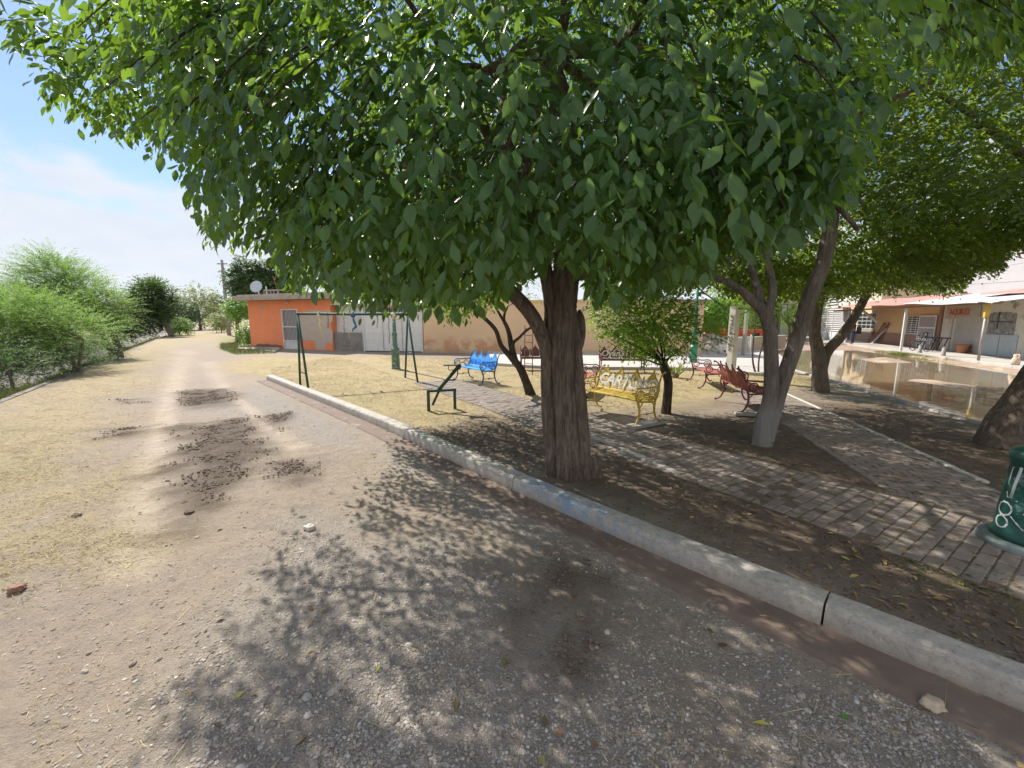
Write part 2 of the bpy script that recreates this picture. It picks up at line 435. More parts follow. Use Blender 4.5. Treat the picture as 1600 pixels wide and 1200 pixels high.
def cut_ground(name, mat, cuts):
    keep = np.ones(len(X), bool)
    for p, n in cuts:   # keep side where (P-p).n < 0
        keep &= ((X - p.x) * n.x + (Y - p.y) * n.y) < 6 + .1 * np.hypot(X, Y)
    fk = keep[quads].any(1)
    used = np.zeros(len(X), bool); used[quads[fk].ravel()] = True
    remap = np.cumsum(used) - 1
    me = mesh_np(name, np.stack([X, Y, Z], 1)[used], [remap[quads[fk]]], {'zone1': zone1[used], 'zone2': zone2[used]})
    bm = bmesh.new(); bm.from_mesh(me)
    for p, n in cuts:
        bmesh.ops.bisect_plane(bm, geom=bm.verts[:] + bm.edges[:] + bm.faces[:], plane_co=p, plane_no=n, clear_outer=True)
    bm.to_mesh(me); bm.free()
    for pl in me.polygons: pl.use_smooth = True
    return tag(link(name, me, None, mat), kind='structure')

# ---- earth material
def ground_material():
    t = NT('earth'); P = t.world()
    z1 = t.n('ShaderNodeAttribute', attribute_name='zone1'); s1 = t.n('ShaderNodeSeparateColor'); t.l(z1.outputs['Color'], s1.inputs[0])
    z2 = t.n('ShaderNodeAttribute', attribute_name='zone2'); s2 = t.n('ShaderNodeSeparateColor'); t.l(z2.outputs['Color'], s2.inputs[0])
    A, B, C, D = s1.outputs[0], s1.outputs[1], s1.outputs[2], z1.outputs['Alpha']
    CL, TR = s2.outputs[0], s2.outputs[1]
    big = t.noise(P, .7, 5, .6); mid = t.noise(P, 6, 6, .65); fine = t.noise(P, 45, 6, .75); vf = t.noise(P, 160, 3, .7)
    dirt = t.mix(t.ramp(big, [(.3, 0.), (.7, 1.)]), (.295, .25, .20), (.25, .215, .18))
    dirt = t.mix(t.ramp(mid, [(.35, 0.), (.7, .7)]), dirt, (.38, .315, .24))
    dirt = t.mix(t.ramp(t.noise(P, 17, 6, .8), [(.52, 0.), (.66, .55)]), dirt, (.17, .125, .09))
    # small stones in the surface
    vo = t.n('ShaderNodeTexVoronoi'); vo.inputs['Scale'].default_value = 75; t.l(P, vo.inputs['Vector'])
    vo.inputs['Randomness'].default_value = 1
    sc = t.n('ShaderNodeSeparateColor'); t.l(vo.outputs['Color'], sc.inputs[0])
    stone = t.mix(sc.outputs[0], (.20, .175, .15), (.47, .43, .38))
    isst = t.math('MULTIPLY', t.math('GREATER_THAN', sc.outputs[1], .45), t.math('LESS_THAN', vo.outputs['Distance'], .42))
    gf = t.math('ADD', t.math('MULTIPLY', C, .75), .18)
    gf = t.math('MULTIPLY', gf, t.math('SUBTRACT', 1.0, t.math('MULTIPLY', TR, .9)))
    stf = t.math('MULTIPLY', isst, gf)
    grav = t.mix(t.math('MULTIPLY', C, .55), dirt, (.31, .29, .27))
    col = t.mix(stf, grav, stone)
    col = t.mix(t.math('MULTIPLY', TR, t.ramp(t.noise(P, 3, 4, .6), [(.3, .55), (.6, .95)])), col, (.45, .385, .305))
    # dry straw cover
    wv = t.noise(t.world((1, 1, 1)), 28, 6, .8, 1.2)
    stf2 = t.math('MULTIPLY', A, t.ramp(t.math('ADD', wv, t.math('MULTIPLY', mid, .35)), [(.45, .35), (.72, 1.)]))
    strawc = t.mix(t.ramp(fine, [(.35, 0.), (.65, 1.)]), (.33, .255, .13), (.47, .385, .21))
    strawc = t.mix(t.ramp(big, [(.45, 0.), (.65, .45)]), strawc, (.27, .26, .10))
    strawc = t.mix(t.ramp(t.noise(P, 2.6, 5, .7), [(.5, 0.), (.66, .7)]), strawc, (.185, .14, .09))
    strawc = t.mix(t.ramp(t.noise(P, 11, 5, .8), [(.5, 0.), (.66, .6)]), strawc, (.17, .13, .085))
    col = t.mix(stf2, col, strawc)
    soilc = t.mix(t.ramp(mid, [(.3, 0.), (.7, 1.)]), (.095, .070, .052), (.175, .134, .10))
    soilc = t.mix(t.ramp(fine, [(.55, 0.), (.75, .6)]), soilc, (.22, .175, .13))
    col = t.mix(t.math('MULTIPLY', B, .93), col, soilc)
    col = t.mix(t.math('MULTIPLY', D, t.ramp(wv, [(.4, .2), (.6, .95)])), col, t.mix(fine, (.10, .145, .03), (.22, .24, .07)))
    clc = t.mix(t.ramp(fine, [(.35, 0.), (.7, 1.)]), (.050, .036, .028), (.135, .10, .075))
    col = t.mix(t.math('MULTIPLY', CL, t.ramp(t.math('ADD', t.math('MULTIPLY', mid, 1.0), t.math('MULTIPLY', fine, .8)), [(.58, .45), (.88, 1.)])), col, clc)
    t.set(color=col, rough=.95, spec=.2)
    hgt = t.math('ADD', t.math('MULTIPLY', stf, t.math('SUBTRACT', .6, vo.outputs['Distance'])), t.math('ADD', t.math('MULTIPLY', fine, .8), t.math('MULTIPLY', mid, 1.5)))
    hgt = t.math('ADD', hgt, t.math('MULTIPLY', vf, .4))
    t.bump(hgt, .95, .022)
    return t.m
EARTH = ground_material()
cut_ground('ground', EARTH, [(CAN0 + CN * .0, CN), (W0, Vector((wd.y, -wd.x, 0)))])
cut_ground('ground_beyond_street', EARTH, [(PE + NW * .12, -NW)])
CANW = 6.2
cut_ground('canal_bank', EARTH, [(CAN0 + CN * CANW, -CN)])

# ---- concrete materials
CONC = pmat('concrete', (.34, .32, .30), (.25, .235, .22), 5, .85, .25, 60, stain=(.20, .18, .16), sthr=.66, sscale=1.6)
CONC_L = pmat('pale_concrete', (.46, .44, .40), (.36, .34, .31), 3, .85, .2, 50, stain=(.33, .29, .24), sthr=.66, sscale=1.2)
def kerb_material():
    t = NT('kerb_concrete'); P = t.world()
    n = t.noise(P, 7, 7, .7); f = t.noise(P, 70, 5, .7)
    col = t.mix(t.ramp(n, [(.3, 0.), (.7, 1.)]), (.52, .49, .44), (.33, .31, .28))
    g = t.n('ShaderNodeNewGeometry'); sx_ = t.n('ShaderNodeSeparateXYZ'); t.l(g.outputs['Position'], sx_.inputs[0])
    # splashed mud low on the face, and an old coat of blue paint on the middle stretch
    low = t.ramp(t.math('ADD', sx_.outputs[2], t.math('MULTIPLY', n, .06)), [(.05, 1.), (.11, 0.)])
    col = t.mix(t.math('MULTIPLY', low, .6), col, (.25, .20, .15))
    patch = t.n('ShaderNodeMapRange'); patch.inputs[1].default_value = -.05; patch.inputs[2].default_value = .2; t.l(sx_.outputs[0], patch.inputs[0])
    patch2 = t.n('ShaderNodeMapRange'); patch2.inputs[1].default_value = 1.35; patch2.inputs[2].default_value = .55; t.l(sx_.outputs[0], patch2.inputs[0])
    pf = t.math('MULTIPLY', patch.outputs[0], patch2.outputs[0])
    wear = t.ramp(t.noise(P, 9, 6, .8), [(.44, 0.), (.62, 1.)])
    col = t.mix(t.math('MULTIPLY', t.math('MULTIPLY', pf, wear), .85), col, (.17, .32, .52))
    col = t.mix(t.ramp(t.noise(P, 26, 7, .85), [(.5, 0.), (.66, .7)]), col, (.20, .185, .165))
    st = t.ramp(t.noise(t.world((1, 1, 1)), 2.3, 5, .75), [(.60, 0.), (.68, 1.)])
    col = t.mix(t.math('MULTIPLY', st, .6), col, (.16, .15, .145))
    t.set(color=col, rough=.88, spec=.25); t.bump(t.math('ADD', n, t.math('MULTIPLY', f, .8)), .8, .014)
    return t.m
KERBM = kerb_material()
GUT = pmat('muddy_gutter', (.19, .14, .11), (.13, .098, .078), 4, .9, .4, 45, stain=(.32, .26, .21), sthr=.6, sscale=2.5)

# ---- kerb blocks and gutter along the road
def resample(pts, step):
    pts = catmull(pts, 24); out = [pts[0]]; acc = 0
    for a, b in zip(pts, pts[1:]):
        L = (b - a).length
        while acc + L >= step:
            t = (step - acc) / L; a = a.lerp(b, t); out.append(a); L = (b - a).length; acc = 0
        acc += L
    return out
kp = resample(KERB, .06)
def sweep(mb, pts, prof, jit=0.0, seed=0, cap=True, smooth=True):
    rd = random.Random(seed); m = len(prof); vs = []
    for i, p in enumerate(pts):
        t = (pts[min(i + 1, len(pts) - 1)] - pts[max(i - 1, 0)]).normalized(); nrm = Vector((-t.y, t.x, 0))
        for (o, z) in prof:
            vs.append(p + nrm * (o + rd.uniform(-jit, jit)) + Vector((0, 0, z + rd.uniform(-jit, jit))))
    fs = [(i * m + k, i * m + k + 1, (i + 1) * m + k + 1, (i + 1) * m + k) for i in range(len(pts) - 1) for k in range(m - 1)]
    if cap: fs += [tuple(range(m))[::-1], tuple((len(pts) - 1) * m + k for k in range(m))]
    mb.add(vs, fs, smooth)
# offsets: positive = left of travel (far -> near) = park side
kprof = [(0, -.05), (-.004, .02), (.010, .120), (.018, .138), (.036, .150), (.06, .153), (.15, .155), (.178, .151), (.188, .138), (.19, .05), (.19, -.05)]
joints = [Vector((-2.28, 6.87, 0)), Vector((0, 4.2, 0)), Vector((1.83, 2.2, 0))]
jidx = sorted(min(range(len(kp)), key=lambda i: (kp[i] - j).length) for j in joints)
jidx = [0] + [jidx[0] // 2] + jidx + [len(kp) - 1]
kb = MB()
for a, b in zip(jidx, jidx[1:]):
    seg = kp[a:b + 1]; seg = [seg[0].lerp(seg[1], .1)] + seg[1:-1] + [seg[-1].lerp(seg[-2], .1)]
    dz = random.uniform(-.006, .006)
    sweep(kb, seg, [(o, z + dz) for o, z in kprof], .0022, a, smooth=False)
tag(kb.build('kerb', KERBM), kind='structure')
gb = MB()
sweep(gb, kp, [(-.285, -.03), (-.28, .008), (-.2, .016), (-.1, .010), (-.03, .012), (.01, .022)], .002, 5)
tag(gb.build('gutter', GUT), kind='structure')

# ---- canal: lip, sloping concrete lining, bed
cb = MB(); lo, hi = -14.0, 130.0
def cpt(s, o, z): p = CAN0 + cd * s + CN * o; return (p.x, p.y, z)
sv = [lo + (hi - lo) * i / 90 for i in range(91)]
prof = [(-.09, -.05), (-.09, .022), (.02, .03), (.03, -.02), (2.0, -1.15), (4.1, -1.15), (6.1, -.02), (6.12, .05), (6.3, .05), (6.3, -.1)]
vs = [cpt(s, o + (random.uniform(-.03, .03) if i in (0, 1) else 0), z) for s in sv for i, (o, z) in enumerate(prof)]
m_ = len(prof); cb.add(vs, [(i * m_ + k, (i + 1) * m_ + k, (i + 1) * m_ + k + 1, i * m_ + k + 1) for i in range(90) for k in range(m_ - 1)], False)
tag(cb.build('canal', pmat('dirty_canal_lining', (.23, .205, .18), (.17, .15, .13), 1.2, .9, .2, 20, stain=(.11, .10, .07), sthr=.5, sscale=.8)), kind='structure')

# ---- paver paths
PAV = NT('worn_pavers'); _p = PAV.world(); _r = PAV.attr('rnd')
_c = PAV.mix(_r, (.22, .18, .155), (.285, .245, .215)); _c = PAV.mix(PAV.ramp(PAV.noise(_p, 5, 6, .7), [(.35, 0.), (.75, .75)]), _c, (.15, .12, .10))
_c = PAV.mix(PAV.ramp(PAV.noise(_p, 60, 4, .7), [(.5, 0.), (.8, .5)]), _c, (.36, .32, .28))
PAV.set(color=_c, rough=.85, spec=.3); PAV.bump(PAV.noise(_p, 90, 4, .7), .35, .006); PAV = PAV.m
def paver_path(name, a, b, w, su, sv_, seed, clip=None):
    rd = random.Random(seed); d = (b - a); L = d.length; d.normalize(); n = Vector((-d.y, d.x, 0))
    V = []; Fc = []; Rn = []
    rows = int(L / sv_)
    for i in range(rows):
        k = 0; x = -w / 2 - (su / 2 if i % 2 else 0)
        while x < w / 2 - .02:
            x0 = max(x, -w / 2); x1 = min(x + su, w / 2)
            if x1 - x0 > .04 and rd.random() > .01:
                c = a + d * ((i + .5) * sv_) + n * ((x0 + x1) / 2)
                if clip is None or clip(c):
                    hw, hl = (x1 - x0) / 2 - .004, sv_ / 2 - .004
                    z = .011 + rd.uniform(-.006, .005) + float(zfun(np.array([c.x]), np.array([c.y]))[0]) * .5; tx, ty = rd.uniform(-.025, .025), rd.uniform(-.03, .03); r_ = rd.random()
                    bb = len(V); ins = .008
                    for (lx, ly, lz) in ((-hw, -hl, -.03), (hw, -hl, -.03), (hw, hl, -.03), (-hw, hl, -.03), (-hw, -hl, -.006), (hw, -hl, -.006), (hw, hl, -.006), (-hw, hl, -.006), (-hw + ins, -hl + ins, 0), (hw - ins, -hl + ins, 0), (hw - ins, hl - ins, 0), (-hw + ins, hl - ins, 0)):
                        p = c + n * lx + d * ly; V.append((p.x, p.y, z + lz + lx * tx + ly * ty)); Rn.append(r_)
                    for s_ in (0, 4):
                        for q_ in range(4): Fc.append((bb + s_ + q_, bb + s_ + (q_ + 1) % 4, bb + s_ + 4 + (q_ + 1) % 4, bb + s_ + 4 + q_)[::-1])
                    Fc.append((bb + 8, bb + 9, bb + 10, bb + 11)[::-1])
            x += su
    Fc = np.array(Fc)
    me = mesh_np(name, np.array(V), [Fc], {'rnd': np.array(Rn)}, False)
    bm = bmesh.new(); bm.from_mesh(me); bmesh.ops.recalc_face_normals(bm, faces=bm.faces); bm.to_mesh(me); bm.free()
    return tag(link(name, me, None, PAV), kind='structure')
paver_path('path', PATH1['a'], PATH1['b'], PATH1['w'], .195, .104, 3)
_d1 = (PATH1['b'] - PATH1['a']).normalized(); _n1 = Vector((-_d1.y, _d1.x, 0))
paver_path('side_path', PATH2['a'], PATH2['b'], PATH2['w'], .195, .100, 4, clip=lambda c: abs((c - PATH1['a']).dot(_n1)) > PATH1['w'] / 2 + .06)
# dark sandy bed under the pavers
bed = MB()
for P_, w_ in ((PATH1, 1.4), (PATH2, 1.2)):
    d = (P_['b'] - P_['a']).normalized(); n = Vector((-d.y, d.x, 0)) * w_ / 2
    N_ = 60; vs = []
    for i in range(N_ + 1):
        c = P_['a'].lerp(P_['b'], i / N_)
        for s_ in (-1, 1):
            p = c + n * s_; vs.append((p.x, p.y, float(zfun(np.array([p.x]), np.array([p.y]))[0]) + (.0035 if P_ is PATH1 else .002)))
    bed.add(vs, [(2 * i, 2 * i + 1, 2 * i + 3, 2 * i + 2) for i in range(N_)], True)
tag(bed.build('path_bed', pmat('sandy_joints', (.10, .075, .055), (.15, .12, .09), 8, .95, .3, 50)), kind='structure')
# pale cement edging strips
ed = MB()
d2 = (PATH2['b'] - PATH2['a']).normalized(); e0 = PATH2['a'] + Vector((-d2.y, d2.x, 0)) * (PATH2['w'] / 2 + .06); 
if e0.x < PATH2['a'].x: e0 = PATH2['a'] - Vector((-d2.y, d2.x, 0)) * (PATH2['w'] / 2 + .06)
for s0, s1 in ((0, 3.0), (3.02, 4.6), (4.62, 6.3)): sweep(ed, resample([e0 + d2 * s0, e0 + d2 * (s0 + s1) / 2 if False else e0 + d2 * ((s0 + s1) / 2), e0 + d2 * s1], .1), [(-.033, -.02), (-.033, .02), (.033, .02), (.033, -.02)], .004, int(s0))
a_, b_ = G(925, 683), G(1068, 744)
for t0, t1 in ((0, .34), (.36, .72), (.74, 1)): sweep(ed, resample([a_.lerp(b_, t0), a_.lerp(b_, (t0 + t1) / 2), a_.lerp(b_, t1)], .08), [(-.035, -.02), (-.035, .026), (.035, .026), (.035, -.02)], .004, 9)
tag(ed.build('path_edging', CONC_L), kind='structure')

# ---- street: sunk roadway between the park edge and the far pavement, with standing water
def street_mesh():
    vs = []; N, M = 110, 26
    for i in range(N + 1):
        s = -16 + (i / N) ** 1.5 * 150
        a = W0 + wd * (s - 8)
        # far edge point: along the pavement line at the same y
        t = (a.y - PE.y) / DW.y; b = PE + DW * t
        b.y = a.y
        for k in range(M + 1):
            f = k / M; p = a.lerp(b, f); wdt = (b - a).length; dd = (1 - f) * wdt
            prof_ = -.17 + .17 * float(sstep(24, 28, p.y)) + .16 * float(sstep(.9, .25, dd)) * (1 - float(sstep(24, 28, p.y)))
            prof_ += (float(fbm(np.array([p.x * .8]), np.array([p.y * .8]), 40)[0]) - .5) * .07 * (1 if p.y < 24 else .3)
            # dry mud mound by the pavement, sand bar in the water
            m1 = G(1385, 561); m2 = G(1470, 595)
            prof_ += .26 * math.exp(-(((p.x - m1.x) / .9) ** 2 + ((p.y - m1.y) / 1.1) ** 2)) + .165 * math.exp(-(((p.x - m2.x) / .9) ** 2 + ((p.y - m2.y) / .8) ** 2) ** 2)
            vs.append((p.x, p.y, prof_))
    return np.array(vs), N, M
V, N, M = street_mesh()
q = np.array([(i * (M + 1) + k, i * (M + 1) + k + 1, (i + 1) * (M + 1) + k + 1, (i + 1) * (M + 1) + k) for i in range(N) for k in range(M)])
MUD = pmat('pinkish_mud', (.34, .245, .18), (.25, .185, .135), 1.5, .9, .4, 25, stain=(.42, .34, .25), sthr=.55, sscale=1.2)
tag(link('street', mesh_np('street', V, [q]), None, MUD), kind='structure')
wtm = NT('muddy_water'); P_ = wtm.world((1, 1, 1))
wtm.set(color=wtm.mix(wtm.noise(P_, .6, 4, .6), (.20, .155, .095), (.26, .205, .13)), rough=.03, spec=.5); wtm.b.inputs['IOR'].default_value = 1.40
wtm.bump(wtm.noise(P_, 3.2, 3, .5), .035, .05)
wb = MB(); pts = []
for s in (-16, 13 + 8): pts.append(W0 + wd * (s - 8) - Vector((.0, 0, 0)))
t0 = (pts[0].y - PE.y) / DW.y; t1 = (pts[1].y - PE.y) / DW.y
wb.add([(pts[0].x, pts[0].y, -.075), ((PE + DW * t0).x + .05, pts[0].y, -.075), ((PE + DW * t1).x + .05, pts[1].y, -.075), (pts[1].x, pts[1].y, -.075)], [(0, 1, 2, 3)])
tag(wb.build('floodwater', wtm.m), kind='structure')
# park-side kerb of the street
sk = MB(); kpts = [W1 - wd * 9, W1, (W0 + W1) / 2, W0, W0 + wd * 6]
rs = resample(kpts, .25)
sweep(sk, rs, [(-.02, -.3), (-.02, .03), (-.005, .045), (.10, .045), (.115, .03), (.115, -.05)][::-1] if False else [(-.115, -.05), (-.115, .03), (-.10, .045), (.005, .045), (.02, .03), (.02, -.3)], .006, 3)
tag(sk.build('street_kerb', CONC), kind='structure')
# pavement in front of the row of houses
pv = MB(); ang = math.atan2(DW.y, DW.x)
for k in range(14):
    s0, s1 = -14 + k * 4.0, -14 + k * 4.0 + 3.985
    q_ = [PE + DW * s0, PE + DW * s1, PE + DW * s1 + NW * (PORCH + .3), PE + DW * s0 + NW * (PORCH + .3)]
    dz = random.uniform(-.012, .012)
    pv.prism([(p.x, p.y) for p in q_], -.25, .10 + dz)
tag(pv.build('pavement', CONC_L, bevel=.01), kind='structure')
# pavement in front of the tan wall
swp = [G(*p) for p in ((768, 571), (860, 577), (980, 578), (1085, 579), (1190, 588), (1235, 572), (1212, 552), (1130, 546), (1094, 551), (940, 551), (760, 549))]
sb = MB(); sb.prism([(p.x, p.y) for p in swp], -.05, .11)
tag(sb.build('sidewalk', CONC_L, bevel=.012), kind='structure')
sb = MB(); sb.prism([(p.x, p.y) for p in [G(372, 546), G(430, 551), G(440, 545), G(399, 541), G(385, 538), G(372, 541)]], -.05, .07)
tag(sb.build('doorstep_slab', CONC_L), kind='structure')

# ---- hills on the horizon
hv = []; N = 160
for i in range(N + 1):
    a = R(-75) + R(120) * i / N; h_ = 150 + 190 * float(fbm(np.array([i * .09]), np.array([.5]), 9, 5)[0]); x, y = math.sin(a), math.cos(a)
    for (dist, z) in ((5200, -1), (5900, h_ * .55), (6500, h_), (7600, h_ * .6), (8200, -1)):
        hv.append((x * dist, y * dist, z + (random.uniform(-12, 12) if z > 0 else 0)))
hb = MB(); hb.add(hv, [(i * 5 + k, (i + 1) * 5 + k, (i + 1) * 5 + k + 1, i * 5 + k + 1) for i in range(N) for k in range(4)], True)
tag(hb.build('hills', pmat('hill_scrub', (.13, .13, .10), (.19, .17, .13), .002, .95, 0)), kind='structure')
# ================================================================== foliage
def leaf_mat(name, c1, c2, back, trans, tr=.38, rough=.42, yellow=.0):
    t = NT(name); rnd = t.attr('rnd'); 
    col = t.mix(rnd, c1, c2)
    nz = t.noise(t.world(), 1.1, 3, .6); col = t.mix(t.ramp(nz, [(.35, 0.), (.7, .55)]), col, tuple(x * 1.25 for x in c2))
    if yellow: col = t.mix(t.math('GREATER_THAN', rnd, 1 - yellow), col, (.45, .33, .04))
    g = t.n('ShaderNodeNewGeometry'); col = t.mix(t.math('MULTIPLY', g.outputs['Backfacing'], .7), col, back)
    t.set(color=col, rough=rough, spec=.45)
    tb = t.n('ShaderNodeBsdfTranslucent'); t.l(t.mix(rnd, trans, tuple(x * .75 for x in trans)), tb.inputs[0])
    mx = t.n('ShaderNodeMixShader'); mx.inputs[0].default_value = tr
    t.l(t.b.outputs[0], mx.inputs[1]); t.l(tb.outputs[0], mx.inputs[2]); t.l(mx.outputs[0], t.out.inputs[0])
    return t.m
LEAF = leaf_mat('broad_leaf', (.016, .054, .026), (.055, .125, .036), (.07, .13, .058), (.27, .46, .04), .42, .33, .004)
LEAF2 = leaf_mat('dark_green_leaf', (.018, .050, .014), (.042, .092, .020), (.06, .11, .04), (.36, .50, .03), .46, .42, .006)  # darker leaf green of the right-hand park trees
LEAFB = leaf_mat('bright_leaf', (.07, .17, .02), (.12, .25, .03), (.13, .23, .07), (.34, .58, .05), .45, .4)
FEATH = leaf_mat('feathery_leaf', (.09, .19, .03), (.20, .34, .05), (.15, .24, .08), (.32, .52, .09), .42, .6)
FEATHD = leaf_mat('dark_feathery_leaf', (.045, .10, .035), (.08, .15, .045), (.08, .14, .06), (.16, .28, .05), .35, .6)
PALE = leaf_mat('pale_leaf', (.15, .20, .07), (.25, .28, .10), (.2, .25, .12), (.38, .46, .12), .4, .6)
FARL = leaf_mat('far_leaf', (.045, .10, .03), (.09, .16, .05), (.09, .14, .06), (.14, .24, .05), .3, .6)

def nrm(a): return a / np.maximum(np.linalg.norm(a, axis=1, keepdims=True), 1e-9)
TPL = {
 'full': (np.array([(0, 0, 0), (-.36, .22, .0), (0, .22, -.05), (.36, .22, .0), (-.5, .48, .0), (0, .48, -.07), (.5, .48, .0), (-.33, .76, -.02), (0, .76, -.06), (.33, .76, -.02), (0, 1.0, -.1)]),
          [np.array([(0, 2, 1), (0, 3, 2), (7, 8, 10), (8, 9, 10)]), np.array([(1, 2, 5, 4), (2, 3, 6, 5), (4, 5, 8, 7), (5, 6, 9, 8)])]),
 'mid': (np.array([(0, 0, 0), (-.46, .45, .02), (0, .45, -.06), (.46, .45, .02), (0, 1.0, -.08)]),
         [np.array([(0, 2, 1), (0, 3, 2), (1, 2, 4), (2, 3, 4)])]),
 'blade': (np.array([(-.5, 0, 0), (.5, 0, 0), (0, 1, 0)]), [np.array([(0, 1, 2)])]),
 'quad': (np.array([(0, 0, 0), (-.5, .5, 0), (0, 1.0, -.05), (.5, .5, 0)]), [np.array([(0, 3, 2, 1)])]),
}
def leaves(name, P, D, Nn, L, W, mat, parent=None, tpl='mid', rnd=None):
    T, Fs = TPL[tpl]; n = len(P)
    D = nrm(D); S = nrm(np.cross(D, Nn)); Nn = np.cross(S, D)
    V = (P[:, None, :] + S[:, None, :] * (T[None, :, 0:1] * W[:, None, None]) + D[:, None, :] * (T[None, :, 1:2] * L[:, None, None])
         + Nn[:, None, :] * (T[None, :, 2:3] * L[:, None, None]))
    m = len(T); off = (np.arange(n) * m)[:, None, None]
    faces = [(f[None] + off).reshape(-1, f.shape[1]) for f in Fs]
    if rnd is None: rnd = rng.random(n)
    me = mesh_np(name, V.reshape(-1, 3), faces, {'rnd': np.repeat(rnd, m)}, tpl == 'full')
    return link(name, me, parent, mat)

def sprays(A, O, k=10, length=.36, droop=.95, leaf=.11, spread=.75, lw=.46):
    """anchors A, outward directions O -> leaf arrays + twig ends"""
    m = len(A); t = (np.arange(k) + .6) / k
    Ls = length * (.65 + .7 * rng.random(m))
    dn = np.array([0, 0, -1.0]); ax = nrm(O + rng.normal(0, .25, (m, 3)))
    P = A[:, None, :] + ax[:, None, :] * (t[None, :, None] * Ls[:, None, None]) + dn * ((t ** 2)[None, :, None] * Ls[:, None, None] * droop)
    sd_ = np.cross(ax, dn) + 1e-4; sd_ = nrm(sd_)
    side = np.where(np.arange(k) % 2 == 0, 1, -1)[None, :, None] * sd_[:, None, :]
    tip = (t > .8)[None, :, None]
    D = side * spread * np.where(tip, .5, 1) + ax[:, None, :] * .45 + dn * (droop * (.55 + .5 * t))[None, :, None] + rng.normal(0, .28, (m, k, 3))
    Nn = ax[:, None, :] * .55 + np.array([0, 0, .8]) + rng.normal(0, .38, (m, k, 3))
    L = leaf * (.5 + .75 * rng.random((m, k))) * (1 - .25 * (t > .85)[None, :])
    W = L * lw * (.85 + .3 * rng.random((m, k)))
    rn = np.clip(rng.random((m, k)) * .45 + rng.random((m, 1)) * .55, 0, 1)
    ends = A + ax * Ls[:, None] * .9 + dn * Ls[:, None] * droop * .8
    return P.reshape(-1, 3), D.reshape(-1, 3), Nn.reshape(-1, 3), L.ravel(), W.ravel(), rn.ravel(), ends

def env_keep(P, env, jit=12):
    u, v, w = proj(P); lim = np.interp(u, [e[0] for e in env], [e[1] for e in env])
    return v < lim + rng.normal(0, jit, len(P))

def trunk_mat(name, c1, c2, wash=None, wz=.6):
    t = NT(name); v = t.coords('Object', (1, 1, .16)); w_ = t.coords('Object')
    a = t.noise(v, 24, 8, .72, .6); b = t.noise(v, 70, 6, .7, .3); c = t.noise(w_, 3, 4, .6)
    col = t.mix(t.ramp(a, [(.40, 0.), (.60, 1.)]), c1, c2)
    col = t.mix(t.ramp(c, [(.4, 0.), (.75, .5)]), col, tuple(x * .62 for x in c2))
    if wash:
        sx_ = t.n('ShaderNodeSeparateXYZ'); t.l(w_, sx_.inputs[0])
        f = t.ramp(t.math('ADD', t.math('MULTIPLY', sx_.outputs[2], 1 / (wz * 2)), t.math('MULTIPLY', t.math('SUBTRACT', c, .5), .35)), [(.36, 1.), (.62, 0.)])
        f = t.math('MULTIPLY', f, t.ramp(a, [(.25, .45), (.55, 1.)]))
        col = t.mix(f, col, wash)
    t.set(color=col, rough=.92, spec=.15)
    t.bump(t.math('ADD', t.math('MULTIPLY', a, 1.0), t.math('MULTIPLY', b, .5)), 1.0, .05)
    return t.m
BARK = trunk_mat('furrowed_bark', (.33, .265, .215), (.135, .105, .088))
BARK_D = trunk_mat('dark_bark', (.13, .10, .08), (.06, .046, .04))
BARK_G = trunk_mat('grey_bark', (.27, .225, .19), (.15, .12, .105), (.40,.40,.40), .55)
BARK_G2 = trunk_mat('grey_brown_bark', (.26, .21, .17), (.14, .11, .09))
BARK_W = trunk_mat('whitewashed_bark', (.30, .26, .23), (.18, .155, .135), (.31, .30, .29), .62)

def limb(mb, pts, radii, sides=10, seed=0, ridge=.06, n=6, lob=3, rough=0.0):
    pts = catmull(pts, n); rd = random.Random(seed); ph = [rd.random() * 6.28 for _ in range(4)]
    Lt = sum((b - a).length for a, b in zip(pts, pts[1:]))
    def rn_(a, t):
        x = np.array([math.cos(a) * 5.5 + seed + t * Lt * .9]); y = np.array([math.sin(a) * 5.5 + t * Lt * 1.6]); v = float(vnoise(x, y, 3)[0]) * .65 + float(vnoise(x * 2.3, y * 2.1, 4)[0]) * .35; return (abs(v - .5) * 2.4 - .45) * rough
    def lobes(a, t): return (rn_(a, t) if rough else 0) + 1 + ridge * math.sin(lob * a + ph[0] + t * 2.5) + ridge * .6 * math.sin(7 * a + ph[1] - t * 4) + ridge * .45 * math.sin(13 * a + ph[2] + t * 9) + rd.uniform(-.03, .03)
    rr = [float(np.interp(i / (len(pts) - 1), np.linspace(0, 1, len(radii)), radii)) for i in range(len(pts))]
    mb.tube(pts, rr, sides, lobes=lobes)
def wander(a, b, seed, amp=.12, k=4, sag=0.0):
    rd = random.Random(seed); L = (b - a).length; out = [a]
    for i in range(1, k):
        t = i / k; out.append(a.lerp(b, t) + Vector((rd.uniform(-1, 1), rd.uniform(-1, 1), rd.uniform(-1, 1))) * amp * L * .5 + Vector((0, 0, sag * math.sin(PI * t) * L)))
    return out + [b]
def twigs(mb, A, E, r, every, seed=0):
    idx = list(range(0, len(A), every))
    for i in idx:
        a, b = Vector(A[i]), Vector(E[i]); mb.tube([a, a.lerp(b, .55) + Vector((0, 0, .03)), b], [r, r * .7, r * .3], 4, cap=False)

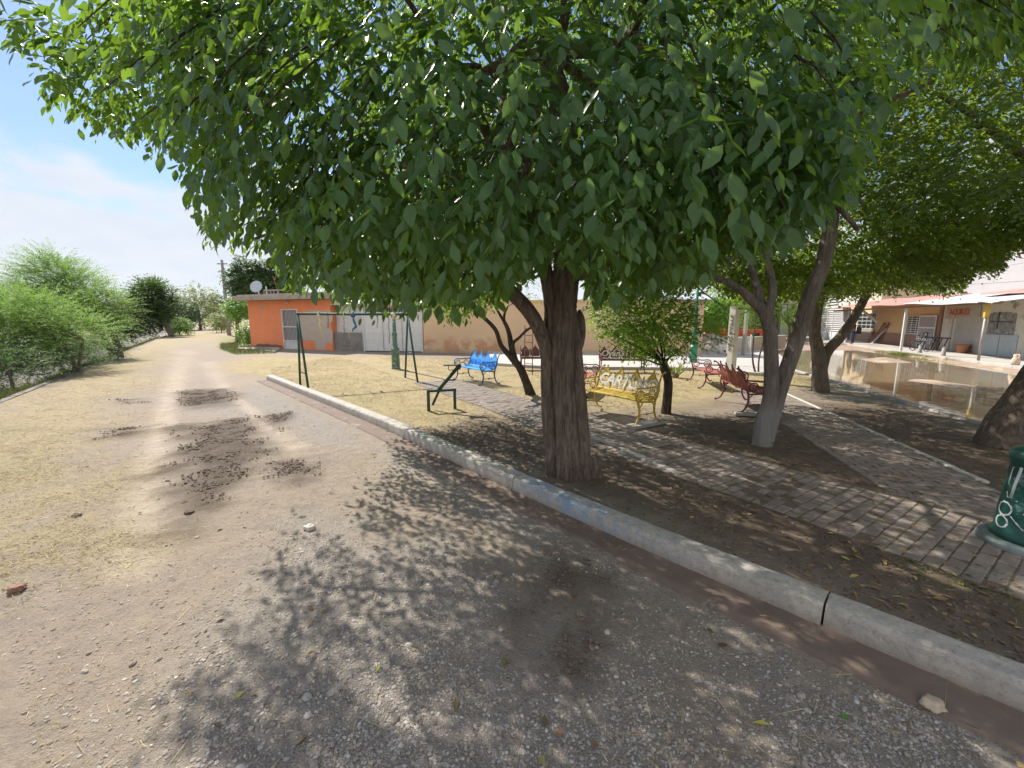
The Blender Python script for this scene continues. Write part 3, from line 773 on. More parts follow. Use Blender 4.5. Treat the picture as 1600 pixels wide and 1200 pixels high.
# ------------------------------------------------------------------ the big tree by the kerb
TB = G(889, 742)
def local(p, o): return Vector(p) - o
big = thing('street_tree', 'huge broad-leaved tree with thick furrowed multi-stem trunk right behind the blue-painted kerb', 'tree', TB)
mb = MB(); mb.smooth = True
def T(u, v, y): return AT(u, v, y) - TB
y0 = TB.y
limb(mb, [T(889, 760, y0), T(888, 735, y0), T(885, 680, y0), T(880, 600, y0), T(878, 520, y0 + .02), T(884, 440, y0 + .05), T(886, 380, y0 + .05), T(880, 240, y0 + .15), T(860, 80, y0 + .4)], [.25, .18, .147, .135, .138, .148, .145, .12, .06], 88, 1, .05, 18, 4, .10)
limb(mb, [T(868, 752, y0 + .02), T(866, 722, y0 + .04), T(859, 660, y0 + .04), T(856, 600, y0 + .02), T(855, 548, y0), T(836, 500, y0 - .05), T(808, 465, y0 - .1), T(770, 432, y0 - .2), T(700, 380, y0 - .2), T(600, 280, y0)], [.12, .10, .083, .076, .078, .08, .078, .072, .055, .03], 48, 2, .05, 16, 3, .10)
limb(mb, [T(914, 760, y0 - .04), T(912, 730, y0 - .03), T(908, 660, y0 - .02), T(902, 590, y0), T(898, 520, y0 + .05), T(893, 470, y0 + .1)], [.125, .098, .084, .076, .062, .035], 48, 3, .05, 16, 3, .10)
limb(mb, [T(872, 640, y0 + .03), T(866, 520, y0 + .03), T(862, 470, y0 + .03), T(852, 420, y0 + .02), T(835, 330, y0 - .1), T(790, 200, y0 - .3)], [.095, .10, .085, .075, .055, .03], 36, 4, .06, 12, 3, .08)
limb(mb, [T(895, 560, y0 + .12), T(905, 530, y0 + .12), T(908, 500, y0 + .15), T(905, 485, y0 + .2)], [.08, .07, .045, .02], 12, 14, .1, 6)
for k, (u, v) in enumerate(((880, 752), (922, 750))):   # root flare
    limb(mb, [T(u, v - 35, y0 + .05), T(u + (u - 888) * .25, v - 8, y0 - .03), T(u + (u - 888) * .5, v + 12, y0 - .08)], [.06, .08, .03], 14, 30 + k, .08, 6)
crown_c = Vector((.5, 5.0, 2.6))
rd = random.Random(5)
tops = [T(880, 240, y0 + .15), T(860, 80, y0 + .4), T(884, 440, y0 + .05), T(770, 432, y0 - .2), T(835, 330, y0 - .1)]
for k in range(26):
    a = 2 * PI * k / 26 + rd.uniform(-.15, .15); rr = rd.uniform(2.2, 3.7); s = tops[k % 2 if k % 3 else rd.choice((2, 4))]
    e = Vector((math.cos(a) * rr, math.sin(a) * rr * .95 + .4, rd.uniform(2.3, 3.7)))
    w_ = wander(s, e, k, .16, 4, .10); limb(mb, w_, [.065, .045, .03, .012], 8, 50 + k, .06, 5)
    for j in range(3):
        b = w_[1 + j]; e2 = b + Vector((rd.uniform(-1.1, 1.1), rd.uniform(-1.1, 1.1), rd.uniform(-.9, .5)))
        limb(mb, wander(b, e2, k * 7 + j, .2, 3), [.022, .012, .005], 5, 9, 0, 3)
trunk_o = mb.build('trunk', BARK, big)
ENV_MAIN = [(-200, 0), (0, 30), (12, 70), (45, 110), (70, 158), (110, 185), (165, 195), (228, 220), (262, 238), (285, 268), (300, 325), (330, 365), (380, 372), (425, 380), (446, 440), (500, 448), (560, 468), (600, 474), (650, 468), (702, 492), (735, 480), (775, 470), (800, 440), (842, 408), (858, 396), (905, 400), (922, 470), (960, 470), (1000, 462), (1060, 440), (1110, 415), (1150, 385), (1230, 372), (1262, 335), (1300, 320), (1335, 300), (1348, 235), (1385, 165), (1450, 120), (1560, 90), (1800, 60)]
def crown_anchors(n, c, rx0, rx1, ry0, ry1, zl, zt, seed, hollow=.0, lo_=.42, hi_=.82):
    r_ = np.random.default_rng(seed); a = r_.random(n * 4) * 2 * PI; s = np.sqrt(r_.random(n * 4))
    rx = np.where(np.cos(a) < 0, rx0, rx1); ry = np.where(np.sin(a) < 0, ry0, ry1)
    x = c[0] + np.cos(a) * s * rx; y = c[1] + np.sin(a) * s * ry
    lob = 1 - .12 * np.sin(a * 5 + seed) - .08 * np.sin(a * 11 + 2)
    s = s * 1.0 / lob
    zlow = zl + (fbm(x * .8 + 9, y * .8, seed, 3) - .5) * 1.0 + hollow * (1 - s)
    ztop = zlow + (zt - zl) * np.sqrt(np.clip(1 - s ** 2.2, 0, 1)) + .35
    m = r_.random(n * 4); z = np.where(m < lo_, zlow + r_.random(n * 4) ** 1.5 * .7, np.where(m < hi_, ztop - r_.random(n * 4) ** 1.5 * .8, zlow + (ztop - zlow) * r_.random(n * 4)))
    z = np.minimum(z, ztop)
    ok = (s < 1.0)
    P = np.stack([x, y, z], 1)[ok][:n]; 
    O = P - np.array([c[0], c[1], zl + .6]); O[:, 2] *= .25
    return P, nrm(O)
A, O = crown_anchors(16000, (.45, 5.1), 4.35, 4.1, 3.35, 4.9, 2.15, 5.6, 7, .35, .40, .84)
# cut holes so that the crown is made of masses with gaps
hole = fbm(A[:, 0] * 1.9 + 3 + A[:, 2] * .8, A[:, 1] * 1.9 + A[:, 2] * 1.6, 55, 3)
keep = ((hole > .43) | (A[:, 2] > 3.9)) & (np.linalg.norm(A - np.array([0, 0, H]), axis=1) > 1.75)
A, O = A[keep], O[keep]
P, D, Nn, L, W, rn, E = sprays(A, O, 11, .40, 1.45, .092)
k_ = env_keep(P, ENV_MAIN) & (np.linalg.norm(P - np.array([0, 0, H]), axis=1) > 1.5)
# near hanging boughs: front masses and the bough hanging to the right of the trunk
def bough(c, r, n, lf=.12, seed=0):
    r_ = np.random.default_rng(seed); A = np.array(c)[None] + r_.normal(0, 1, (n, 3)) * np.array(r)[None] * .5
    O = nrm(A - np.array(c)[None] + np.array([0, -.25, .1])); return sprays(A, O, 10, .3, .8, lf)
sets = [(P[k_], D[k_], Nn[k_], L[k_], W[k_], rn[k_])]
for (u, v, y, r, n, sd_) in ((1230, 225, 2.1, (.40, .35, .30), 46, 1), (1130, 270, 2.5, (.45, .3, .3), 44, 2), (1240, 300, 2.4, (.28, .2, .2), 16, 22), (1040, 190, 2.7, (.5, .4, .35), 44, 3), (870, 300, 3.1, (.55, .4, .4), 46, 4), (640, 90, 2.4, (.6, .4, .3), 50, 5),
                             (640, 230, 3.0, (.5, .5, .4), 50, 6), (450, 130, 2.9, (.7, .5, .4), 60, 7), (250, 120, 3.4, (.7, .5, .3), 50, 8), (90, 80, 3.2, (.35, .3, .2), 26, 9), (840, 90, 2.4, (.6, .3, .35), 52, 10),
                             (560, 340, 4.0, (.7, .6, .35), 56, 11), (720, 350, 3.5, (.5, .5, .4), 52, 12), (400, 260, 4.2, (.6, .7, .35), 46, 13), (1030, 60, 2.6, (.6, .3, .3), 50, 14), (330, 20, 2.9, (.9, .5, .2), 46, 15), (960, 400, 4.2, (.5, .6, .3), 34, 16), (1210, 90, 2.6, (.5, .3, .25), 34, 17), (820, 380, 3.6, (.35, .3, .2), 20, 18)):
    c = AT(u, v, y); s_ = bough(c, r, int(n * 1.25), .10, sd_); kk = env_keep(s_[0], ENV_MAIN, 10) & (np.linalg.norm(s_[0] - np.array([0, 0, H]), axis=1) > 1.4)
    sets.append(tuple(x[kk] for x in s_[:6]))
P, D, Nn, L, W, rn = [np.concatenate([s[i] for s in sets]) for i in range(6)]
P = P - np.array(TB)
dist = np.linalg.norm(P + np.array(TB) - np.array([0, 0, H]), axis=1); nf = dist < 5.2
# one crown mesh from two levels of leaf detail
def merge_leaves(name, parts, mat, parent):
    obs = [leaves('tmp', *p, mat, None, t) for p, t in parts]
    bm = bmesh.new()
    for o in obs: bm.from_mesh(o.data)
    me = bpy.data.meshes.new(name); bm.to_mesh(me); bm.free()
    for o in obs: d = o.data; bpy.data.objects.remove(o); bpy.data.meshes.remove(d)
    return link(name, me, parent, mat)
def leaves(name, P, D, Nn, L, W, rnd_or_mat, mat=None, parent=None, tpl='mid', _f=leaves):
    if mat is None: return _f(name, P, D, Nn, L, W, rnd_or_mat)
    return _f(name, P, D, Nn, L, W, mat, parent, tpl, rnd_or_mat)
merge_leaves('crown', [((P[nf], D[nf], Nn[nf], L[nf], W[nf], rn[nf]), 'full'), ((P[~nf], D[~nf], Nn[~nf], L[~nf], W[~nf], rn[~nf]), 'mid')], LEAF, big)
tw = MB(); kt = env_keep(E, ENV_MAIN, 4); twigs(tw, (A - np.array(TB))[kt], (E - np.array(TB))[kt], .0055, 4)
rd = random.Random(77)
for q in range(90):
    u_, v_ = rd.uniform(780, 960), rd.uniform(150, 300); a_ = AT(u_, v_, rd.uniform(3.0, 3.9)) - TB; pts_ = [a_]
    for j in range(5): pts_.append(pts_[-1] + Vector((rd.uniform(-.05, .05), rd.uniform(-.05, .05), -rd.uniform(.05, .13))))
    tw.tube(catmull(pts_, 2), [.004, .003, .0015], 4, cap=False); tw.build('twigs', BARK_G2, big)

# ------------------------------------------------------------------ other trees of the park
ENV_R = [(600, 480), (700, 485), (820, 500), (900, 480), (1000, 455), (1060, 452), (1110, 440), (1135, 462), (1190, 470), (1250, 478), (1300, 478), (1345, 470), (1380, 462), (1410, 474), (1440, 462), (1500, 462), (1520, 425), (1560, 424), (1575, 396), (1600, 385), (1700, 380), (2600, 380)]
def tree(name, label, base, stems, crown, leaf, nsp, bark, mat, env=ENV_R, seed=1, zlow=2.4, ztop=5.5, sides=16, k=10, spl=.34, limbs=10, tpl='mid', jit=8, lw=.5, group=None, sub=5, near=None):
    o = thing(name, label, 'tree', base, 0, group); mb = MB(); mb.smooth = True
    for i, (pts, rad) in enumerate(stems): limb(mb, [Vector(p) - base for p in pts], rad, sides, seed * 10 + i, .055, 8)
    cx_, cy_, rx0, rx1, ry0, ry1 = crown
    rd = random.Random(seed); ends = [Vector(p[-1]) - base for p, r in stems]; er = [r[-1] for p, r in stems]
    for q in range(limbs):
        a = 2 * PI * q / limbs + rd.uniform(-.3, .3); i = rd.randrange(len(ends)); s = ends[i]
        e = Vector((cx_ + math.cos(a) * (rx1 if math.cos(a) > 0 else rx0) * rd.uniform(.5, .85), cy_ + math.sin(a) * (ry1 if math.sin(a) > 0 else ry0) * rd.uniform(.5, .85), rd.uniform(zlow + .3, ztop * .8))) - base
        w_ = wander(s, e, seed * 31 + q, .15, 4, .06); limb(mb, w_, [er[i] * .7, er[i] * .5, er[i] * .3, .006], 7, q, .05, 4)
        for j in range(2):
            b = w_[1 + j]; limb(mb, wander(b, b + Vector((rd.uniform(-.8, .8), rd.uniform(-.8, .8), rd.uniform(-.3, .7))), q * 5 + j, .2, 3), [er[i] * .25, .008, .003], 5, 9, 0, 3)
    mb.build('trunk', bark, o)
    A, O = crown_anchors(nsp, (cx_, cy_), rx0, rx1, ry0, ry1, zlow, ztop, seed * 3 + 1, 0, .34, .48)
    hl = fbm(A[:, 0] * 1.2 + seed, A[:, 1] * 1.2 + A[:, 2], 60 + seed, 3); A, O = A[hl > .30], O[hl > .30]
    P, D, Nn, L, W, rn, E = sprays(A, O, k, spl, .6, leaf, .8, lw)
    kk = env_keep(P, env, jit)
    if near: kk &= ~((P[:, 1] < near[0]) & ~env_keep(P, near[1], jit))
    b_ = np.array(base)
    leaves('crown', P[kk] - b_, D[kk], Nn[kk], L[kk], W[kk], rn[kk], mat, o, tpl)
    return o
B2 = G(1190, 695)
NEARV = [(900, 420), (1100, 400), (1200, 375), (1260, 318), (1340, 305), (1380, 350), (1500, 400), (1700, 400)]
NEARV3 = [(900, 440), (1200, 400), (1230, 330), (1340, 320), (1400, 430), (1450, 470), (1520, 430), (1560, 420), (1600, 385), (2600, 385)]
tree('park_tree', 'forked tree with whitewashed lower trunk standing between the maroon bench and the paver paths', B2,
     [([AT(1190, 700, B2.y), AT(1192, 660, B2.y), AT(1203, 622, B2.y), AT(1205, 560, B2.y), AT(1200, 500, B2.y), AT(1178, 472, B2.y + .1), AT(1140, 442, B2.y + .2), AT(1085, 425, B2.y + .3)], [.135, .112, .10, .09, .085, .062, .045, .03]),
      ([AT(1196, 690, B2.y), AT(1207, 650, B2.y), AT(1222, 600, B2.y), AT(1243, 540, B2.y), AT(1264, 470, B2.y - .05), AT(1290, 400, B2.y - .1), AT(1302, 320, B2.y - .1)], [.105, .10, .098, .096, .095, .09, .08]),
      ([AT(1192, 486, B2.y + .1), AT(1186, 460, B2.y + .1), AT(1178, 430, B2.y + .2), AT(1165, 400, B2.y + .3)], [.06, .055, .045, .03]),
      ([AT(1200, 490, B2.y), AT(1207, 455, B2.y), AT(1202, 420, B2.y + .1), AT(1188, 370, B2.y + .2)], [.06, .05, .045, .03])],
     (4.7, 7.6, 2.6, 2.9, 2.6, 3.2), .10, 5600, BARK_W, LEAF2, seed=2, zlow=2.55, ztop=7.2, sides=24, near=(B2.y + .35, NEARV))
B3 = G(1282, 612)
tree('park_tree', 'slimmer dark tree forking low into a V, at the edge of the floodwater', B3,
     [([AT(1283, 615, B3.y), AT(1281, 580, B3.y), AT(1279, 552, B3.y), AT(1273, 520, B3.y), AT(1277, 480, B3.y), AT(1288, 445, B3.y), AT(1300, 400, B3.y)], [.20, .165, .15, .12, .11, .09, .06]),
      ([AT(1284, 575, B3.y), AT(1292, 550, B3.y), AT(1312, 528, B3.y), AT(1332, 500, B3.y), AT(1352, 465, B3.y), AT(1375, 420, B3.y)], [.12, .12, .11, .10, .09, .06])],
     (9.0, 11.6, 3.5, 3.8, 3.3, 3.2), .10, 7000, BARK_G2, LEAF2, seed=3, zlow=2.7, ztop=7.6, sides=18, near=(B3.y + .2, NEARV3))
B4 = G(1578, 698)
tree('leaning_tree', 'thick grey trunk leaning out of frame at the right edge beside the green lamp post', B4,
     [([B4 + Vector((-.08, 0, -.1)), B4 + Vector((.05, .05, .25)), B4 + Vector((.42, .1, .9)), B4 + Vector((1.0, .2, 1.9)), B4 + Vector((1.3, .3, 3.0))], [.31, .28, .255, .22, .15])],
     (7.9, 6.6, 3.6, 3.4, 3.4, 3.0), .105, 10000, BARK_G2, LEAF2, seed=4, limbs=5, zlow=2.9, ztop=8.4, sides=30, near=(9, NEARV3))
B5 = G(829, 616)
ENV5 = [(640, 470), (680, 486), (760, 494), (800, 470), (840, 480), (900, 490)]
tree('small_leaning_tree', 'thin dark leaning tree with bare forked branches behind the blue bench', B5,
     [([AT(829, 618, B5.y), AT(822, 598, B5.y), AT(812, 575, B5.y), AT(800, 560, B5.y), AT(783, 540, B5.y), AT(775, 517, B5.y), AT(760, 500, B5.y), AT(742, 487, B5.y), AT(730, 478, B5.y)], [.13, .10, .095, .08, .055, .05, .045, .035, .02]),
      ([AT(806, 568, B5.y), AT(800, 545, B5.y + .1), AT(795, 520, B5.y + .1), AT(789, 505, B5.y + .1), AT(780, 490, B5.y + .1), AT(770, 472, B5.y + .1)], [.09, .075, .055, .045, .03, .02]),
      ([AT(803, 552, B5.y), AT(802, 537, B5.y), AT(812, 527, B5.y), AT(826, 514, B5.y), AT(850, 502, B5.y)], [.05, .04, .035, .03, .02]),
      ([AT(788, 506, B5.y + .1), AT(788, 492, B5.y), AT(794, 478, B5.y)], [.03, .03, .015])],
     (.0, 10.3, 1.7, 1.3, 1.2, 1.2), .05, 260, BARK_D, LEAFB, env=ENV5, seed=5, zlow=2.15, ztop=3.3, limbs=5, spl=.25, k=8)
B6 = G(1042, 646)
ob = thing('small_tree', 'small bright green bushy tree with a crooked dark stem right of the yellow bench', 'tree', B6)
mb = MB(); mb.smooth = True
limb(mb, [AT(1041, 648, B6.y) - B6, AT(1043, 625, B6.y) - B6, AT(1044, 595, B6.y) - B6, AT(1038, 575, B6.y) - B6, AT(1037, 565, B6.y) - B6], [.10, .085, .075, .08, .06], 14, 3, .08, 6)
rd = random.Random(8)
cent = AT(1012, 500, B6.y) - B6
for q in range(12):
    e = cent + Vector((rd.uniform(-1.05, 1.0), rd.uniform(-.8, .8), rd.uniform(-.5, .65))); s = AT(1037, 568, B6.y) - B6 + Vector((0, 0, rd.uniform(-.08, .05)))
    limb(mb, wander(s, e, q, .12, 3), [.022, .013, .008, .004], 6, q, .05, 4)
mb.build('trunk', BARK_D, ob)
r_ = np.random.default_rng(4); n = 1250
d_ = nrm(r_.normal(0, 1, (n, 3))); rad = r_.random(n) ** .45
lobe = 1 + .25 * np.sin(d_[:, 0] * 5 + 1) * np.sin(d_[:, 2] * 6)
A = np.array(cent)[None] + d_ * (rad * lobe)[:, None] * np.array([1.15, .95, .62])[None]
A[:, 2] += -(A[:, 0] - cent.x) * .12
P, D, Nn, L, W, rn, E = sprays(A, d_ + np.array([0, 0, .35]), 8, .24, .3, .078, .8, .55)
leaves('crown', P, D, Nn, L, W, rn, LEAFB, ob, 'mid')

# ------------------------------------------------------------------ feathery roadside trees on the canal
def fronds(A, O, k, length, droop, leaf, lw=.22):
    m = len(A); t = (np.arange(k) + .5) / k; Ls = length * (.6 + .8 * rng.random(m)); ax = nrm(O)
    dn = np.array([0, 0, -1.0]); P = A[:, None] + ax[:, None] * (t[None, :, None] * Ls[:, None, None]) + dn * ((t ** 2)[None, :, None] * (Ls * droop)[:, None, None])
    sd_ = nrm(np.cross(ax, np.array([0, 0, 1.0])) + 1e-5); side = np.where(np.arange(k) % 2 == 0, 1, -1)[None, :, None] * sd_[:, None]
    D = side + ax[:, None] * .7 + rng.normal(0, .3, (m, k, 3)); Nn = np.array([0, 0, 1.0]) + rng.normal(0, .35, (m, k, 3))
    L = leaf * (1 - .55 * t)[None, :] * (.7 + .6 * rng.random((m, k))); W = L * lw
    return P.reshape(-1, 3), D.reshape(-1, 3), Nn.reshape(-1, 3), L.ravel(), W.ravel(), (np.clip(rng.random((m, k)) * .5 + rng.random((m, 1)) * .5, 0, 1)).ravel()
def feather_tree(name, label, base, blobs, nfr, mat, seed, stems, length=.9, leaf=.16, k=18, lean=(-.2, 0, .25), group=None, cat='tree', lw=.22, bark=BARK_G2, tpl='quad'):
    o = thing(name, label, cat, base, 0, group); r_ = np.random.default_rng(seed); mb = MB(); mb.smooth = True
    for i, (pts, rad) in enumerate(stems): limb(mb, [Vector(p) - base for p in pts], rad, 9, seed + i, .05, 5)
    rd = random.Random(seed); As, Os = [], []
    tot = sum(b[1] * b[1] for b in blobs)
    for (c, rr, sq) in blobs:
        n = int(nfr * rr * rr / tot); d_ = nrm(r_.normal(0, 1, (n, 3))); A = np.array(c)[None] + d_ * (r_.random(n) ** .5)[:, None] * np.array([rr, rr, rr * sq])[None]
        As.append(A); Os.append(d_ * np.array([1, 1, .6]) + np.array(lean)[None])
        for q in range(5):
            s = Vector(stems[q % len(stems)][0][-1]) - base; e = Vector(c) - base + Vector((rd.uniform(-.6, .6) * rr, rd.uniform(-.6, .6) * rr, rd.uniform(-.4, .6) * rr * sq))
            limb(mb, wander(s, e, q + seed, .12, 3), [stems[q % len(stems)][1][-1] * .6, .02, .008], 6, q, .04, 4)
    mb.build('trunk', bark, o)
    A = np.concatenate(As); O = np.concatenate(Os)
    P, D, Nn, L, W, rn = fronds(A, O, k, length, .35, leaf, lw)
    leaves('crown', P - np.array(base), D, Nn, L, W, rn, mat, o, tpl); return o
def ptv(u, v, y): return AT(u, v, y)
yA = 20.0; BA = AT(188, 552, yA); BA.z = -.15
feather_tree('feathery_tree', 'bright green feathery tree leaning over the canal, tallest on the left', 'x' and BA,
    [(AT(90, 450, yA), 1.7, .7), (AT(135, 478, yA - .5), 1.3, .75), (AT(50, 480, yA), 1.5, .6), (AT(172, 485, yA), .8, .9), (AT(80, 420, yA), .9, .8), (AT(25, 505, yA - 2), 1.5, .5), (AT(120, 512, yA - 1), 1.4, .6)], 3800, FEATH, 21,
    [([BA, AT(180, 530, yA), AT(172, 505, yA), AT(150, 480, yA)], [.16, .13, .1, .07]), ([BA + Vector((-.6, .3, -.3)), AT(165, 530, yA), AT(140, 510, yA), AT(110, 480, yA)], [.1, .09, .08, .05])], .95, .18, 20, (-.15, -.1, .45))
yB = 14.5; BB = AT(122, 575, yB); BB.z = -.8
feather_tree('feathery_tree', 'shorter multi-stem feathery shrub rooted in the canal, in front of the tallest feathery tree', BB,
    [(AT(40, 500, yB), 1.6, .5), (AT(100, 520, yB), 1.3, .5), (AT(10, 480, yB - .5), 1.3, .5), (AT(-60, 500, yB), 2.0, .5)], 2300, FEATH, 23,
    [([BB, AT(112, 560, yB), AT(95, 535, yB)], [.07, .05, .03]), ([BB + Vector((-.2, 0, 0)), AT(125, 555, yB), AT(130, 530, yB)], [.06, .05, .03]), ([BB + Vector((-.4, 0, 0)), AT(90, 560, yB), AT(60, 530, yB)], [.06, .05, .03])], .9, .15, 20, (-.3, -.1, .25))
yC = 11.5; BC = AT(20, 610, yC); BC.z = -1.0
feather_tree('canal_shrub', 'dark shaded shrub low in the canal at the left edge', BC,
    [(AT(10, 585, yC), .9, .6), (AT(-50, 560, yC), 1.2, .6), (AT(60, 565, yC + 1.5), .9, .45), (AT(15, 545, yC + 2), 1.0, .4), (AT(110, 555, yC + 4), 1.0, .4), (AT(150, 548, yC + 7), 1.0, .4), (AT(80, 545, yC + 4), 1.1, .4)], 2400, FEATHD, 25, [([BC, AT(18, 595, yC), AT(10, 580, yC)], [.05, .04, .02])], .7, .13, 16, (-.1, 0, .1), None, 'shrub')
yD = 46.0; BD = AT(268, 520, yD); BD.z = 0
feather_tree('roadside_tree', 'dark green tree with a slanting trunk beyond the feathery trees on the canal side', BD,
    [(AT(238, 468, yD), 2.1, .8), (AT(222, 492, yD), 2.2, .8), (AT(234, 452, yD), 1.1, .7), (AT(254, 490, yD), .9, .8), (AT(200, 510, yD), 1.8, .6)], 2400, FEATHD, 27,
    [([BD, AT(258, 505, yD), AT(246, 490, yD)], [.28, .22, .18])], 1.3, .42, 10, (0, 0, .2), lw=.4)
bp = AT(243, 445, 70); pb = thing('palm', 'fan palm top showing above the dark canal tree', 'palm', Vector((bp.x, bp.y, 0)))
m1 = MB(); m1.smooth = True; m1.tube([(0, 0, 0), (.2, 0, 4), (0, 0, bp.z)], [.3, .22, .2], 8); m1.build('trunk', BARK_G2, pb)
r_ = np.random.default_rng(3); n = 150; d_ = nrm(r_.normal(0, 1, (n, 3)) + np.array([0, 0, .3])); 
leaves('crown', np.tile([0, 0, bp.z], (n, 1)).astype(float), d_, nrm(r_.normal(0, 1, (n, 3))), 1.3 + .8 * r_.random(n), .22 + 0 * r_.random(n), r_.random(n), FARL, pb, 'blade')
def blob_tree(name, label, u, v0, vtop, wpx, y, mat, seed, n=700, leaf=.35, sq=None, cat='tree', base_u=None, trunk_r=.18, dens=1.0, group=None, gz=0.0, cover=1.0):
    o_ = AT(base_u or u, 500, y); base = Vector((o_.x, y, gz)); top = AT(u, vtop, y).z; cz = (top + AT(u, v0, y).z) / 2; c = AT(u, 500, y)
    hh = (top - AT(u, v0, y).z) / 2; rr = wpx / 2 / F * (y * cp)
    o = thing(name, label, cat, base, 0, group); mb = MB(); mb.smooth = True; rd = random.Random(seed)
    cc = Vector((c.x, y, cz)) - base; fork = Vector((cc.x * .4, 0, max(.3, cz - hh * .9)))
    limb(mb, [(0, 0, 0), fork * .5, fork], [trunk_r, trunk_r * .8, trunk_r * .7], 9, seed, .06, 4)
    for q in range(9): limb(mb, wander(fork, cc + Vector((rd.uniform(-.8, .8) * rr, rd.uniform(-.7, .7) * rr, rd.uniform(-.6, .8) * hh)), q + seed, .1, 3), [trunk_r * .5, trunk_r * .25, .02], 6, q, .04, 3)
    mb.build('trunk', BARK_G2, o)
    r_ = np.random.default_rng(seed); d_ = nrm(r_.normal(0, 1, (n, 3))); lob = 1 + .22 * np.sin(d_[:, 0] * 6 + seed) * np.sin(d_[:, 2] * 5 + seed) + .12 * np.sin(d_[:, 1] * 9 + d_[:, 0] * 7)
    A = np.array(cc)[None] + d_ * (r_.random(n) ** (.33 * dens) * lob)[:, None] * np.array([rr, rr * .85, hh])[None] * .9
    P, D, Nn, L, W, rn, E = sprays(A, d_ + np.array([0, 0, .2]), 9, leaf * 3, .35, leaf, .8, .6)
    leaves('crown', P, D, Nn, L, W, rn, mat, o, 'quad'); return o
blob_tree('roadside_tree', 'thin pale yellowish tree at the far end of the dirt road', 312, 505, 443, 62, 78, PALE, 31, 420, .42, dens=1.3, trunk_r=.3)
blob_tree('roadside_tree', 'sparse grey-green tree behind the utility pole at the end of the road', 350, 503, 462, 42, 88, FARL, 32, 420, .42)
blob_tree('roadside_tree', 'rounded dull green tree left of the pale yellowish one', 285, 510, 468, 40, 72, FARL, 33, 420, .4)
blob_tree('roadside_bush', 'low green bush beside the dark tree on the canal side', 278, 519, 497, 34, 50, FEATH, 34, 300, .22, cat='bush', trunk_r=.08)
blob_tree('roadside_bush', 'pale low bush by the road end left of the clipped tree', 344, 513, 492, 34, 60, PALE, 35, 260, .24, cat='bush', trunk_r=.08)
blob_tree('clipped_tree', 'bright green clipped umbrella-shaped tree left of the orange house', 376, 498, 465, 42, 34, LEAFB, 36, 700, .13, base_u=368, trunk_r=.2)
blob_tree('house_shrub', 'glossy green shrub against the side of the orange house', 389, 534, 504, 34, 28.5, LEAFB, 37, 420, .12, cat='shrub', trunk_r=.05)
blob_tree('shade_tree', 'large dark round tree rising behind the orange house, left one of two', 397, 478, 406, 58, 44, FARL, 38, 1500, .28, trunk_r=.3)
blob_tree('shade_tree', 'large dark tree behind the orange house, partly hidden by the near crown', 436, 480, 410, 76, 46, FARL, 39, 1500, .28, trunk_r=.3)
blob_tree('courtyard_tree', 'light green tree whose foliage shows over the white gate', 655, 486, 452, 70, 27, FEATH, 40, 420, .12, trunk_r=.12)
for k, (u, v0, vt, w_, y, mt, lb) in enumerate(((1118, 512, 468, 70, 27, LEAFB, 'vivid light green tree behind the green lamp post near the red pickup'), (1160, 500, 425, 120, 36, FEATH, 'soft green feathery tree above the red pickup'), (1235, 515, 425, 100, 40, FEATH, 'hazy green tree behind the forked whitewashed trunk'))):
    blob_tree('yard_tree', lb, u, v0, vt, w_, y, mt, 60 + k, 650, .2, trunk_r=.14)
BP = G(1181, 586)
feather_tree('weeping_tree', 'thin-stemmed young tree with drooping wispy foliage beside the white square post', BP,
    [(AT(1185, 465, BP.y), .9, .5), (AT(1170, 490, BP.y), .6, .9), (AT(1205, 490, BP.y), .6, .9)], 260, FEATH, 45,
    [([BP, AT(1176, 560, BP.y), AT(1178, 520, BP.y), AT(1182, 480, BP.y)], [.035, .03, .022, .015]), ([BP + Vector((.08, 0, 0)), AT(1186, 560, BP.y), AT(1193, 530, BP.y), AT(1192, 490, BP.y)], [.03, .025, .02, .012])], .8, .09, 20, (0, 0, -.9), lw=.14, cat='tree')
# ================================================================== benches
def paint(name, c, c2=None, rough=.45, rust=(.16, .08, .05), sthr=.66):
    return pmat(name, c, c2 or tuple(x * .72 for x in c), 9, rough + .12, .4, 60, stain=rust, sthr=sthr - .06, sscale=11)
YEL = paint('yellow_enamel', (.58, .40, .05), (.42, .30, .05), sthr=.68)
BLU = paint('bright_blue_enamel', (.03, .36, .85), (.02, .26, .68), sthr=.8)
BLUD = paint('dark_blue_enamel', (.025, .085, .22), (.02, .06, .15), sthr=.8)
MAR = paint('maroon_enamel', (.20, .035, .045), (.13, .03, .035), sthr=.75)
MARS = paint('sun_faded_maroon_slats', (.36, .115, .085), (.25, .075, .06), .6, sthr=.72)
BRN = paint('brown_enamel', (.15, .055, .04), (.10, .04, .03), sthr=.72)
GRN = paint('green_enamel', (.012, .14, .105), (.010, .10, .075), sthr=.72)
GRND = paint('dark_green_enamel', (.012, .075, .05), (.01, .05, .035), sthr=.66)
SPRAY = pmat('white_spray_paint', (.70, .72, .74), (.55, .57, .60), 20, .7, 0)
SPRAYC = pmat('cream_spray_paint', (.80, .76, .60), (.66, .62, .48), 20, .7, 0)
DARKSPRAY = pmat('black_spray_paint', (.05, .05, .055), (.09, .09, .1), 20, .7, 0)

